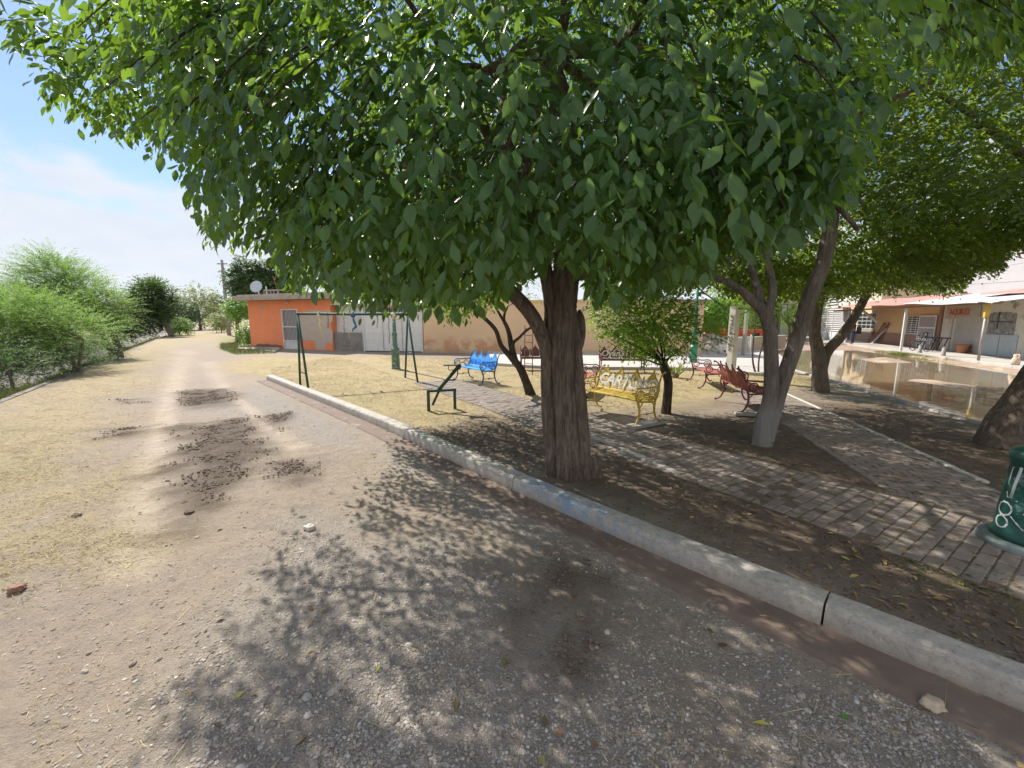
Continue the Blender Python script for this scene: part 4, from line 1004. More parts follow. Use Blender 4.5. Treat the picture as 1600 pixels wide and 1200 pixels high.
BL = 1.5
def end_frame_mb(post=True):
    m = MB(); m.smooth = True; r = .015
    # rear leg running up into the back post
    back = [(0, .33, .035), (0, .30, .03), (0, .22, .10), (0, .17, .24), (0, .18, .38), (0, .215, .50), (0, .26, .66), (0, .31, .80), (0, .37, .86), (0, .40, .865)]
    if not post: back = back[:6]
    m.tube(catmull(back, 4), [.013, .015, .019, .020, .020, .018, .015, .012, .014], 8, flat=1.0)
    m.sphere((0, .335, .03), .024, 8)
    if post: m.sphere((0, .405, .865), .024, 8)
    m.tube(catmull([(0, -.33, .03), (0, -.29, .03), (0, -.225, .12), (0, -.20, .26), (0, -.235, .38), (0, -.25, .42)], 4), [.013, .018, .02, .018], 8)
    m.sphere((0, -.335, .035), .026, 8)
    m.tube(catmull([(0, -.25, .42), (0, -.1, .405), (0, .05, .39), (0, .18, .385)], 4), .017, 8)          # seat rail
    m.tube(catmull([(0, -.25, .42), (0, -.30, .50), (0, -.29, .60), (0, -.22, .645), (0, -.1, .635), (0, .08, .64), (0, .24, .645)], 4), .015, 8)   # arm
    for cy_, R0 in ((-.185, .078), (.095, .078)):
        m.torus((0, cy_, .525), R0, .012, 'X', 18, 6); m.torus((0, cy_, .525), R0 * .5, .009, 'X', 12, 5, .5, 5.2)
    m.sphere((0, -.045, .53), .022, 8); m.tube([(0, -.11, .53), (0, .02, .53)], .009, 6)
    m.tube([(0, -.205, .19), (0, .185, .19)], .010, 6); m.sphere((0, -.01, .19), .026, 8)
    for a, b in (((0, -.21, .30), (0, -.12, .40)), ((0, .175, .30), (0, .09, .39))): m.tube([a, b], .010, 6)
    return m
def P_(x, h):      # a point on the leaning back plane
    return (x, .205 + .30 * h, .45 + h)
def back_mb(solid):
    m = MB(); m.smooth = True; w = BL / 4
    m.tube([P_(-BL / 2, 0), P_(BL / 2, 0)], .014, 6); m.tube([P_(-BL / 2, .045), P_(BL / 2, .045)], .008, 5)
    for i in range(4):
        cx_ = -BL / 2 + w * (i + .5)
        arch = [(-.5, .0), (-.5, .15), (-.44, .23), (-.30, .27), (-.16, .33), (-.05, .39), (0, .42), (.05, .39), (.16, .33), (.30, .27), (.44, .23), (.5, .15), (.5, 0)]
        m.tube([P_(cx_ + a * w, h) for a, h in arch], .013, 6)
        m.sphere(P_(cx_, .43), .02, 8)
        # solid cast leaf under the point of each arch
        top = [(-.36, .245), (-.16, .315), (-.04, .375), (0, .395), (.04, .375), (.16, .315), (.36, .245)]
        low = [(.22, .20), (.1, .235), (0, .20), (-.1, .235), (-.22, .20)] if not solid else [(.40, .03), (.2, .02), (0, .03), (-.2, .02), (-.40, .03)]
        pol = top + low; n = len(pol); vs = []
        for dy in (-.006, .006):
            for a, h in pol: q = P_(cx_ + a * w, h); vs.append((q[0], q[1] + dy, q[2]))
        m.add(vs, [tuple(range(n)), tuple(range(n, 2 * n))[::-1]] + [(k, n + k, n + (k + 1) % n, (k + 1) % n) for k in range(n)], False)
        # scrollwork
        for s in (-1, 1):
            pts = []
            for t in range(15):
                a = t * .52; rr_ = .062 * (1 - t / 19)
                q = P_(cx_ + s * (.085 + rr_ * math.cos(a)) , .115 + rr_ * math.sin(a)); pts.append(q)
            m.tube(pts, .0085, 5)
            m.tube([P_(cx_ + s * .17, .05), P_(cx_ + s * .155, .14), P_(cx_ + s * .17, .2)], .007, 5)
            if solid:
                for j in range(3): xx = cx_ + s * (.03 + .055 * j); m.tube([P_(xx, .03), P_(xx, .30 - .04 * j)], .013, 5)
        m.tube([P_(cx_, .02), P_(cx_, .22)], .009, 5); m.sphere(P_(cx_, .115), .018, 6)
        if i: # small finial between the arches
            x = cx_ - w / 2; m.tube([P_(x, .0), P_(x, .25)], .011, 6); m.sphere(P_(x, .275), .024, 8); m.sphere(P_(x, .31), .012, 6)
    return m
def seat_mb():
    m = MB(); 
    for k in range(7):
        y = -.245 + k * .066; z = .437 - .012 * math.sin(k / 6 * PI) * 2
        m.box((0, y, z), (BL, .05, .022))
    m.box((0, -.02, .408), (.03, .40, .02)); return m
FRAME_ME = end_frame_mb().mesh('end_frame'); FRAME_NP = end_frame_mb(False).mesh('end_frame'); SEAT_ME = seat_mb().mesh('seat'); BACK_L = back_mb(False).mesh('backrest'); BACK_S = back_mb(True).mesh('backrest')
def bench(label, loc, facing, fm, bmat, seatm, solid=False, nback=False, text=None, tm=None, ts=.2, foot=None, tside=-1, txo=0.0, broken=None):
    o = thing('park_bench', label, 'bench', loc, math.atan2(facing[1], facing[0]) + PI / 2, 'cast iron park benches')
    for s in (-1, 1):
        me = (FRAME_NP if broken == s else FRAME_ME).copy(); e = link('end_frame', me, o, fm); e.location = (s * (BL / 2 - .02), 0, 0)
    link('seat', SEAT_ME.copy(), o, seatm)
    if not nback:
        b = link('backrest', (BACK_S if solid else BACK_L).copy(), o, bmat)
        if text:
            me = text_mesh(text, ts, .004, .25, offset=.007)
            # stroke by stroke on the leaning plane of the back
            t = link('painted_lettering', me, b, tm); a = math.atan(.30)
            if tside < 0: t.rotation_euler = (PI / 2 - a, 0, 0); t.location = (txo, .205 + .30 * .175 - .018, .45 + .175)
            else: t.rotation_euler = (PI / 2 + a, 0, PI); t.location = (txo, .205 + .30 * .175 + .02, .45 + .175)
    for s in foot or ():
        f = MB(); f.box((0, 0, 0), (.20, .80, .06)); q = f.build('concrete_footing', CONC, o, bevel=.012); q.location = (s * (BL / 2 - .02), 0, .012)
    return o
FY = Vector((-.85, -.53, 0))
# yellow bench
c = Vector((1.92, 7.55, .03))
bench('yellow cast iron bench with white graffiti across its ornate back', c, FY, YEL, YEL, YEL, False, text='CARTLNO', tm=SPRAY, ts=.30, foot=(1,), txo=.0)
c = (G(715, 594) + G(752, 603)) / 2 + Vector((.80, .58, 0)) * .24
bench('bright blue bench with dark blue end frames standing on the dry grass', c, (-.80, -.58), BLUD, BLU, BLU, True)
c = G(974, 583) + Vector((0, .3, 0))
bench('brown bench with looping cream graffiti, seen square on in front of the tan wall', c, (-.06, -1), BRN, BRN, BRN, True, text='Oyan31', tm=SPRAYC, ts=.30, txo=-.20)
c = G(846, 579) + Vector((0, .3, 0))
bench('dark brown bench behind the rusty ladder, half hidden by the big trunk', c, (.05, -1), BRN, BRN, BRN, True)
c = Vector((4.76, 8.40, .03))
bench('maroon slatted bench seen from behind, its near end against the whitewashed trunk', c, (.984, -.18), MAR, MARS, MAR, True, foot=(-1,))
c = Vector((5.40, 11.5, .0))
bench('maroon bench without its back panel, end-on next to the white square post', c, (.98, -.2), MAR, MAR, MARS, nback=True, broken=-1)
c = Vector((1.72, 10.3, 0))
bench('faded red bench behind the big trunk and the yellow bench', c, (.92, -.4), BRN, MARS, MARS, True)

# ================================================================== play equipment
RUST = pmat('rusty_steel', (.24, .105, .075), (.15, .07, .055), 9, .8, .3, 60)
def tubeb(m, a, b, r=.022, n=8): m.tube([a, b], r, n)
LA, LB = G(469, 602), G(482, 608); RA, RB = G(633, 590), G(653, 598)
so_ = (LA + LB + RA + RB) / 4
sw = thing('swing_frame', 'green A-frame swing set without seats, rags and chain ends tied to its top bar', 'swing set', so_)
TL = AT(465, 491, (LA.y + LB.y) / 2); TR_ = AT(637, 491, (RA.y + RB.y) / 2)
TL.z = TR_.z = (TL.z + TR_.z) / 2
for top, feet in ((TL, (LA, LB)), (TR_, (RA, RB))):
    for f in feet:
        m = MB(); m.smooth = True; m.tube([top - so_, f - so_ - Vector((0, 0, .05))], .030, 9); m.build('leg', GRND, sw)
for k, (f, top, h_) in enumerate((((LA, LB), TL, .20), ((RA, RB), TR_, .42))):
    m = MB(); m.smooth = True; a = f[0].lerp(top, h_) - so_; b = f[1].lerp(top, h_) - so_; m.tube([a, b], .014, 7); m.build('brace', GRND, sw)
m = MB(); m.smooth = True; ov = (TR_ - TL).normalized() * .03; m.tube([TL - so_ - ov, TR_ - so_ + ov], .032, 9); m.build('top_bar', GRND, sw)
TW_ = TR_ - TL
CHAIN = pmat('chain_steel', (.16, .15, .14), (.10, .09, .085), 30, .6, 0, metal=.6)
for k, (u, L_) in enumerate(((508, .36), (532, .55), (585, .40), (604, .85))):
    t = (u - 465) / (637 - 465); p = TL.lerp(TR_, t) - so_
    m = MB(); m.torus(p, .038, .009, 'X', 10, 5)
    nl = int(L_ / .045)
    for i in range(nl):
        q = p + Vector((.01 * math.sin(i * .7), 0, -.05 - i * .045)); m.torus(q, .020, .006, 'X' if i % 2 else 'Y', 8, 4)
    m.build('chain', CHAIN, sw)
def rag(name, label, u, L_, w_, mat, knot=.04, seed=0):
    t = (u - 465) / (637 - 465); p = TL.lerp(TR_, t); o = thing(name, label, 'rag', p); rd = random.Random(seed)
    m = MB(); m.smooth = True; m.torus((0, 0, 0), .048, .016, 'X', 12, 6); m.sphere((0, -.03, -.03), knot, 8, (1, .8, 1)); m.build('knot', mat, o)
    m = MB(); m.smooth = True; pts = [(rd.uniform(-.02, .02) * i + .014 * i, -.04, -.04 - L_ * i / 6) for i in range(7)]; m.tube(pts, [w_ * .5, w_ * .8, w_, w_ * .8, w_ * .9, w_ * .5, w_ * .3], 7, flat=.5, wob=.25, seed=seed); m.build('tail', mat, o); return o
CLOTH_Y = pmat('pale_yellow_cloth', (.68, .62, .34), (.55, .50, .28), 20, .9, .3, 60); CLOTH_B = pmat('faded_blue_cloth', (.055, .15, .25), (.04, .10, .18), 20, .9, .3, 60)
rag('cloth_strip', 'long pale yellow rag hanging from the left part of the swing bar', 495, .50, .034, CLOTH_Y, .045, 1)
rag('cloth_strip', 'small yellow rag end dangling low under a swing chain', 533, .62, .014, CLOTH_Y, .02, 2)
o = rag('cloth_strip', 'faded blue cloth wrapped and hanging from the middle of the swing bar', 547, .45, .055, CLOTH_B, .075, 3)
o = rag('cloth_bundle', 'pale yellow cloth bundle knotted on the swing bar near the lamp post', 612, .10, .05, CLOTH_Y, .085, 4)

ss = G(690, 640); seesaw = thing('seesaw', 'low green seesaw with one raised plank end in front of the blue bench', 'seesaw', ss)
a, b = G(670, 642) - ss, G(711, 639) - ss; hh = .40
for q in (a, b):
    m = MB(); m.box((q.x, q.y, hh / 2 - .03), (.055, .055, hh + .06)); m.build('leg', GRND, seesaw, bevel=.004)
m = MB(); m.beam(a + Vector((-.03, 0, hh)), b + Vector((.03, 0, hh)), .06, .05); m.build('crossbar', GRND, seesaw, bevel=.004)
m = MB(); m.smooth = True; lo_ = a + Vector((.06, .10, .10)); md_ = a.lerp(b, .46) + Vector((0, .0, hh + .055)); hi_ = AT(716, 573, ss.y + .0) - ss
dd = (hi_ - md_).normalized(); m.tube([lo_, md_], .026, 9); m.build('lower_tube', GRND, seesaw)
m = MB(); m.smooth = True; m.tube([md_ - dd * .08, hi_], .036, 10); m.build('plank_tube', GRND, seesaw)
m = MB(); m.smooth = True; m.tube([hi_ + Vector((0, -.03, -.015)), hi_ + Vector((.01, .05, .01))], .052, 12); m.sphere(hi_ + Vector((.0, -.03, .0)), .05, 10); m.build('end_cap', pmat('black_rubber', (.03, .03, .03), None, 5, .6, 0), seesaw)
m = MB(); sq = hi_ + Vector((-.16, .03, .03)); m.box(sq, (.26, .16, .018)); m.smooth = True; m.tube([sq + Vector((-.04, 0, 0)), sq + Vector((-.04, 0, -.10)), sq + Vector((.12, 0, -.10))], .009, 6); m.build('seat', GRND, seesaw)

ld = G(826, 585); lad = thing('slide_ladder', 'thin rusty climbing ladder standing in front of the dark brown bench', 'ladder', ld)
a, b = Vector((-.19, .28, 0)), Vector((.15, -.1, 0)); a = G(819, 581) - ld; b = G(832, 589) - ld
a = Vector((a.x, .15, 0)); b = Vector((b.x + .02, -.15, 0)); top_z = AT(825, 508, ld.y).z
for q in (a, b):
    m = MB(); m.smooth = True; m.tube([q, q + Vector((0, .1, top_z))], .017, 7); m.build('rail', RUST, lad)
for k in range(7):
    z = top_z * (k + .55) / 7; m = MB(); m.smooth = True; m.tube([a + Vector((0, .1 * z / top_z, z)), b + Vector((0, .1 * z / top_z, z))], .012, 6); m.build('rung', RUST, lad)
m = MB(); m.smooth = True; m.tube([a + Vector((0, .1, top_z * .93)), a + Vector((.9, .15, top_z * .93))], .015, 6); m.tube([b + Vector((0, .1, top_z * .93)), b + Vector((.75, .15, top_z * .93))], .015, 6); m.build('handrail', RUST, lad)

# ================================================================== lamp posts, square post
def lamp_prof(top): return [(.165, -.05), (.165, .03), (.150, .05), (.148, .12), (.142, .66), (.150, .69), (.155, .74), (.135, .77), (.10, .80), (.092, .86), (.10, .90), (.088, .94), (.082, 1.22), (.096, 1.25), (.096, 1.30), (.072, 1.35), (.055, 1.9), (.045, top)]
LPG = pmat('weathered_green_paint', (.10, .19, .13), (.055, .13, .095), 12, .6, .4, 40, stain=(.36, .40, .33), sthr=.56, sscale=9)
LPG2 = pmat('teal_green_paint', (.02, .26, .17), (.018, .19, .13), 8, .4, .15, 40)
def lamp(label, loc, mat, top=3.6):
    o = thing('lamp_post', label, 'lamp post', loc, 0, 'green lamp posts'); 
    m = MB(); m.smooth = True; m.lathe(lamp_prof(top)[:10], 24); m.build('pedestal', mat, o)
    m = MB(); m.smooth = True; m.lathe(lamp_prof(top)[8:], 16); m.build('pole', mat, o)
    m = MB(); m.smooth = True; m.lathe([(.05, top), (.09, top + .05), (.16, top + .2), (.17, top + .3), (.10, top + .42), (.02, top + .5)], 14); m.build('lantern', pmat('frosted_lamp_glass', (.6, .6, .56), None, 3, .4, 0), o)
    return o
lamp('weathered pale-green lamp post with a fat base, beyond the swing set', G(617, 577) + Vector((0, .15, 0)), LPG)
lamp('smooth teal lamp post rising behind the small bright tree', G(1085, 571) + Vector((0, .15, 0)), LPG2)
LG = pmat('chalky_green_paint', (.012, .095, .078), (.010, .065, .055), 5, .38, .25, 40, stain=(.22, .36, .36), sthr=.60, sscale=4)
lc = Vector((4.17, 3.10, .0)); lp = thing('lamp_post', 'thick dark green lamp post base with white spray paint at the right edge', 'lamp post', lc, 0, 'green lamp posts')
m = MB(); m.smooth = True; m.lathe([(.315, -.04), (.315, .035), (.30, .055), (.28, .06), (.235, .065)], 40); m.build('base_flange', pmat('flange_metal', (.22, .26, .25), (.12, .15, .15), 6, .5, .3, 30), lp)
m = MB(); m.smooth = True; m.lathe([(.24, .06), (.24, .10), (.222, .13), (.214, .30), (.190, .66), (.197, .69), (.208, .72), (.208, .76), (.18, .79), (.14, .81), (.115, .84)], 40); m.build('pedestal', LG, lp)
m = MB(); m.smooth = True; m.lathe([(.118, .83), (.105, .90), (.10, 1.1), (.115, 1.14), (.09, 1.2), (.06, 1.9), (.05, 3.6)], 20); m.build('pole', LG, lp)
m = MB(); m.smooth = True
def cyl(a, z, off=.004):   # a point on the tapering pedestal: a = angle seen from the camera side, to the right positive
    r = np.interp(z, [.10, .13, .30, .66, .75], [.24, .222, .214, .190, .20]) + off; th = math.atan2(-lc.y, -lc.x) + a
    return (r * math.cos(th), r * math.sin(th), z)
def stroke(pts, r=.013): m.tube([cyl(a, z, -.007) for a, z in pts], r * .8, 6, flat=1)
L0 = -.75
stroke([(L0 - .30, .64), (L0 - .30, .50)], .012); stroke([(L0 - .30, .64), (L0 + .25, .66)], .014); stroke([(L0 + .05, .66), (L0 - .02, .52), (L0 - .05, .40)], .018)
stroke([(L0 - .25, .44), (L0 - .18, .40), (L0 + .2, .39)], .012); stroke([(L0 - .28, .50), (L0 + .02, .50)], .010)
for zc, rr_ in ((.30, .055), (.19, .048)): stroke([(L0 - .18 + rr_ / .2 * math.cos(t * .63), zc + rr_ * math.sin(t * .63)) for t in range(11)], .013)
stroke([(L0 + .45, .30), (L0 + .8, .38)], .02); stroke([(L0 + .1, .26), (L0 + .3, .22), (L0 + .5, .18)], .012)
m.build('spray_marks', SPRAY, lp)

wp = G(1139, 593) + Vector((.1, .15, 0)); ph = AT(1150, 478, wp.y).z
o = thing('square_post', 'white square concrete post with rusty top rod and black scribbles', 'post', wp, R(28))
m = MB(); m.box((0, 0, ph / 2), (.22, .22, ph), taper=.95); m.build('shaft', pmat('whitewash', (.72, .69, .63), (.60, .56, .50), 4, .85, .15, 40, stain=(.42, .36, .30), sthr=.63, sscale=3), o, bevel=.012)
m = MB(); m.smooth = True; m.tube([(0, 0, ph - .05), (.01, 0, ph + .14), (.0, .01, ph + .3)], .012, 6); m.build('rod', RUST, o)
m = MB(); rd = random.Random(3); m.smooth = True; m.tube([(-.114 + .002 * (k % 2), .07 * math.sin(k * 2.1), .85 + k * .034 + .03 * math.sin(k * 1.7)) for k in range(32)], .008, 5)
m.build('scribble', DARKSPRAY, o)

# ================================================================== houses on the left
def fac(u, v, p0, d): return PL(u, v, p0, d)
GLASS = pmat('dark_glass', (.03, .035, .04), None, 3, .15, 0); WHITE = pmat('white_metal_paint', (.66, .67, .68), (.55, .56, .57), 4, .5, .1, 30, stain=(.40, .33, .27), sthr=.68, sscale=5)
ORANGE = pmat('orange_stucco', (.80, .275, .125), (.72, .225, .10), 1.6, .85, .2, 60, stain=(.52, .20, .10), sthr=.64, sscale=1.3)
PLAST = pmat('patched_cement_render', (.52, .44, .38), (.44, .37, .32), 2.5, .9, .2, 50)
SLAB = pmat('roof_slab_concrete', (.40, .35, .29), (.30, .26, .22), 3, .9, .3, 40, stain=(.15, .13, .11), sthr=.58, sscale=2)
TIN = pmat('galvanised_sheet', (.62, .65, .66), (.50, .53, .55), 2, .5, .1, 20, metal=.1)
OA, OB = Vector((-17.0, 27.5, 0)), Vector((-8.5, 23.85, 0)); OD = (OB - OA).normalized(); oa = math.atan2(OD.y, OD.x)
oh = thing('orange_house', 'small orange flat-roofed house with a barred white door and grey patched plaster', 'house', OA, oa)
s_end = fac(520, 545, OA, OD)[0]; hz = fac(450, 469, OA, OD)[1]
s_l = fac(393, 543, OA, OD)[0]
ds0, ds1 = fac(441, 500, OA, OD)[0], fac(466, 500, OA, OD)[0]; dz = fac(452, 483, OA, OD)[1]
m = MB()
m.box(((s_l + ds0) / 2, 3, hz / 2), (ds0 - s_l, 6, hz)); m.box(((ds1 + s_end) / 2, 3, hz / 2), (s_end - ds1, 6, hz)); m.box(((ds0 + ds1) / 2, 3.1, hz / 2 - .0), (ds1 - ds0 - .002, 5.8, hz)); m.box(((ds0 + ds1) / 2, .1, (dz + hz) / 2), (ds1 - ds0 - .004, .2, hz - dz))
m.build('wall', ORANGE, oh)
m = MB(); m.box(((s_l + s_end) / 2 - .15, 2.8, hz + .15), (s_end - s_l + .75, 6.9, .28)); m.box(((s_l + s_end) / 2 - .1, 2.8, hz + .335), (s_end - s_l + .45, 6.5, .09)); m.build('roof_slab', SLAB, oh, bevel=.015)
d_ = MB(); w_ = ds1 - ds0; cx_ = (ds0 + ds1) / 2
for x in (ds0 + .03, ds1 - .03): d_.box((x, -.01, dz / 2), (.06, .07, dz))
for z in (.03, .52, dz * .56, dz - .03): d_.box((cx_, -.012, z), (w_ - .12, .06, .06))
n_ = 11
for k in range(n_): d_.box((ds0 + .06 + (w_ - .12) * (k + .5) / n_, -.02, (dz + .52) / 2), (.016, .02, dz - .58))
door = d_.build('door', WHITE, oh)
m = MB(); m.box((cx_, .03, .27), (w_ - .12, .03, .46)); m.build('lower_panel', WHITE, door)
m = MB(); m.box((cx_, .12, dz / 2 + .2), (w_ - .12, .02, dz - .5)); m.build('mesh_screen', pmat('grey_mesh', (.25, .22, .22), None, 3, .8, 0), door)
# plaster patch (irregular outline), with leftover orange islands
def rough_poly(pts, j, seed, n=5):
    rd = random.Random(seed); out = []
    for a, b in zip(pts, pts[1:] + pts[:1]):
        for k in range(n): t = k / n; out.append((a[0] + (b[0] - a[0]) * t + rd.uniform(-j, j), a[1] + (b[1] - a[1]) * t + rd.uniform(-j, j)))
    return out
fp = [fac(u, v, OA, OD) for u, v in ((467, 495), (478, 486), (492, 484), (505, 485), (516, 486), (519.5, 492), (519.5, 503), (514, 505), (513, 512), (519.5, 516), (519.5, 540), (514, 534), (509, 538), (507, 546), (494, 546), (492, 532), (474, 531), (467, 529))]
m = MB(); m.xprism(rough_poly(fp, .04, 3, 4), -.006, .02); m.build('plaster_patch', PLAST, oh)
fp = [fac(u, v, OA, OD) for u, v in ((399, 540), (404, 536.5), (420, 538), (436, 539), (441, 540), (441, 544), (399, 543.4))]
m = MB(); m.xprism(rough_poly(fp, .03, 4, 4), -.008, .02); m.build('damp_stain', pmat('damp_black_stain', (.16, .09, .07), (.26, .13, .09), 6, .9, .2), oh)
m = MB(); m.smooth = True; sb_, zb_ = fac(451, 472, OA, OD); m.sphere((sb_, -.12, zb_ - .05), .06, 8); m.tube([(sb_, 0, zb_ + .06), (sb_, -.12, zb_ + .04), (sb_, -.12, zb_)], .02, 6); m.build('wall_lamp', WHITE, oh)
m = MB(); m.smooth = True; sb_, zb_ = fac(408, 479, OA, OD); m.M = Matrix.Translation((sb_, -.004, zb_)) @ Matrix.Rotation(PI / 2, 4, 'X'); m.lathe([(.13, -.008), (.13, .012), (.05, .03)], 8); m.build('wall_rosette', PLAST, oh)
# roof clutter
hz2 = hz + .38
def onroof(u, yb): s_, _ = fac(u, 460, OA, OD); p = OA + OD * s_ + Vector((-OD.y, OD.x, 0)) * yb; return Vector((p.x, p.y, hz2))
ds_ = thing('satellite_dish', 'pale oval satellite dish on the left corner of the orange house roof', 'satellite dish', onroof(389, .6))
m = MB(); m.smooth = True; m.M = Matrix.Translation((0, 0, .55)) @ Matrix.Rotation(R(72), 4, 'X'); m.lathe([(.0, .0), (.15, .01), (.30, .05), (.40, .10), (.40, .115), (.30, .07), (.15, .03), (.0, .02)], 24); m.build('reflector', pmat('dish_grey', (.50, .56, .62), None, 3, .5, 0), ds_)
m = MB(); m.smooth = True; m.tube([(0, .12, 0), (0, .12, .55)], .03, 8); m.tube([(0, .1, .55), (0, -.38, .40)], .012, 6); m.sphere((0, -.38, .42), .045, 8); m.build('mount', WHITE, ds_)
for k, (u, hgt, lb) in enumerate(((396.5, .55, 'short white pipe just right of the satellite dish'), (415.5, .75, 'white pipe rising above the crate on the orange house roof'))):
    o = thing('vent_pipe', lb, 'pipe', onroof(u, .9)); m = MB(); m.smooth = True; m.tube([(0, 0, 0), (.0, 0, hgt)], .035, 8); m.build('pipe', WHITE, o); m = MB(); m.smooth = True; m.sphere((0, 0, hgt), .05, 8); m.build('cap', WHITE, o)
o = thing('iron_rod', 'leaning rusty rod on the orange house roof', 'rod', onroof(411, 1.0)); m = MB(); m.smooth = True; m.tube([(.15, 0, 0), (-.12, 0, 1.0), (-.2, 0, 1.25)], .035, 6); m.build('shaft', RUST, o); m = MB(); m.smooth = True; m.tube([(-.12, 0, 1.0), (.05, 0, 1.3)], .015, 5); m.build('prong', RUST, o)
o = thing('slatted_crate', 'low slatted frame lying on the orange house roof', 'crate', onroof(412, .5), oa); m = MB()
for x in (-.62, -.3, 0, .3, .62): m.box((x, 0, .16), (.05, .05, .32))
m.box((0, 0, .30), (1.36, .05, .05)); m.build('slatted_side', SLAB, o); m = MB(); m.box((0, .3, .33), (1.36, .6, .04)); m.build('top_board', CONC_L, o)

# block wall + white wall behind between the house and the gate
GA, GB = Vector((-8.42, 23.85, 0)), Vector((9.6, 21.1, 0)); GD = (GB - GA).normalized(); ga = math.atan2(GD.y, GD.x)
BLOCK = NT('grey_blockwork'); v_ = BLOCK.coords('Object'); sp_ = BLOCK.n('ShaderNodeSeparateXYZ'); BLOCK.l(v_, sp_.inputs[0]); cb_ = BLOCK.n('ShaderNodeCombineXYZ'); BLOCK.l(sp_.outputs[0], cb_.inputs[0]); BLOCK.l(sp_.outputs[2], cb_.inputs[1])
br = BLOCK.n('ShaderNodeTexBrick'); BLOCK.l(cb_.outputs[0], br.inputs[0]); br.inputs['Scale'].default_value = 1; br.inputs['Brick Width'].default_value = .4; br.inputs['Row Height'].default_value = .2; br.inputs['Mortar Size'].default_value = .008
br.inputs['Color1'].default_value = (.27, .25, .23, 1); br.inputs['Color2'].default_value = (.22, .205, .19, 1); br.inputs['Mortar'].default_value = (.31, .29, .27, 1)
BLOCK.set(color=BLOCK.mix(BLOCK.ramp(BLOCK.noise(v_, 3, 5, .7), [(.4, 0.), (.7, .7)]), br.outputs[0], (.14, .13, .115)), rough=.95); BLOCK.bump(BLOCK.noise(v_, 50, 4, .7), .4, .01); BLOCK = BLOCK.m
bw = thing('block_wall', 'unpainted grey block wall with a white upper wall and tin roof, left of the white gate', 'wall', OA, oa)
s0 = s_end + .02; s1 = fac(567, 548, OA, OD)[0]; zt = fac(545, 520, OA, OD)[1]; zt2 = fac(545, 476, OA, OD)[1]
m = MB(); m.box(((s0 + s1) / 2, .25, zt / 2), (s1 - s0, .22, zt)); m.build('lower_wall', BLOCK, bw)
m = MB(); m.box(((s0 + s1) / 2, .42, zt2 / 2), (s1 - s0 - .01, .1, zt2)); m.build('upper_wall', pmat('whitewashed_wall', (.62, .62, .62), (.52, .53, .54), 2, .85, .1), bw)
m = MB(); sv0 = s0 - .1; m.add([(sv0, .0, zt2 + .05), (s1 + .5, .0, zt2 + .05), (s1 + .5, 4.0, zt2 + 1.0), (sv0, 4.0, zt2 + .75), (sv0, .0, zt2 + .0), (s1 + .5, .0, zt2 + .0), (s1 + .5, 4.0, zt2 + .95), (sv0, 4.0, zt2 + .70)], [(0, 1, 2, 3), (7, 6, 5, 4), (0, 4, 5, 1), (1, 5, 6, 2), (2, 6, 7, 3), (3, 7, 4, 0)]); m.build('tin_roof', TIN, bw)
m = MB(); m.smooth = True; m.tube([(s1 - .02, .1, 0), (s1 - .02, .1, zt2)], .035, 8); m.build('drain_pipe', WHITE, bw)
gt = thing('white_gate', 'wide white sheet-metal gate with a row of barred openings above it', 'gate', GA, ga)
g0, g1 = .04, fac(660, 551, GA, GD)[0]; gz = fac(610, 489, GA, GD)[1]; gz2 = fac(610, 477, GA, GD)[1]
for k in range(3):
    a = g0 + (g1 - g0) * k / 3; b = g0 + (g1 - g0) * (k + 1) / 3
    m = MB(); m.box(((a + b) / 2, 0, gz / 2 + .02), (b - a - .03, .04, gz - .06))
    for z in (.10, gz * .5, gz - .08): m.box(((a + b) / 2, -.03, z), (b - a - .05, .02, .05))
    for x in (a + .04, b - .04): m.box((x, -.03, gz / 2), (.045, .022, gz - .1))
    m.build('gate_leaf', WHITE, gt)
m = MB()
for x in (g0 - .04, g1 + .03): m.box((x, .0, gz2 / 2), (.07, .10, gz2))
m.box(((g0 + g1) / 2, 0, gz2 + .03), (g1 - g0 + .14, .10, .06)); m.box(((g0 + g1) / 2, 0, gz + .02), (g1 - g0, .07, .05)); m.build('frame', WHITE, gt)
m = MB()
for k in range(24): m.box((g0 + (g1 - g0) * (k + .5) / 24, 0, (gz + gz2) / 2), (.018, .018, gz2 - gz))
m.build('top_bars', WHITE, gt)
gr_ = thing('garage', 'dim carport with pale tin roof right behind the white gate', 'shed', GA + Vector((-GD.y, GD.x, 0)) * .3, ga)
m = MB(); m.box(((g0 + g1) / 2, 4.0, 1.35), (g1 - g0, .15, 2.7)); m.box((g0 + .08, 2, 1.3), (.12, 4, 2.6)); m.build('wall', pmat('garage_wall_paint', (.45, .40, .35), None, 2, .9, .1), gr_)  # plain warm grey wall colour
m = MB(); m.add([(g0 - .2, -.2, gz2 + .12), (g1 - .1, -.2, gz2 + .12), (g1 - .1, 4.2, gz2 + .85), (g0 - .2, 4.2, gz2 + .85), (g0 - .2, -.2, gz2 + .08), (g1 - .1, -.2, gz2 + .08), (g1 - .1, 4.2, gz2 + .8), (g0 - .2, 4.2, gz2 + .8)], [(0, 1, 2, 3), (7, 6, 5, 4), (0, 4, 5, 1), (1, 5, 6, 2), (2, 6, 7, 3), (3, 7, 4, 0)]); m.build('tin_roof', TIN, gr_)

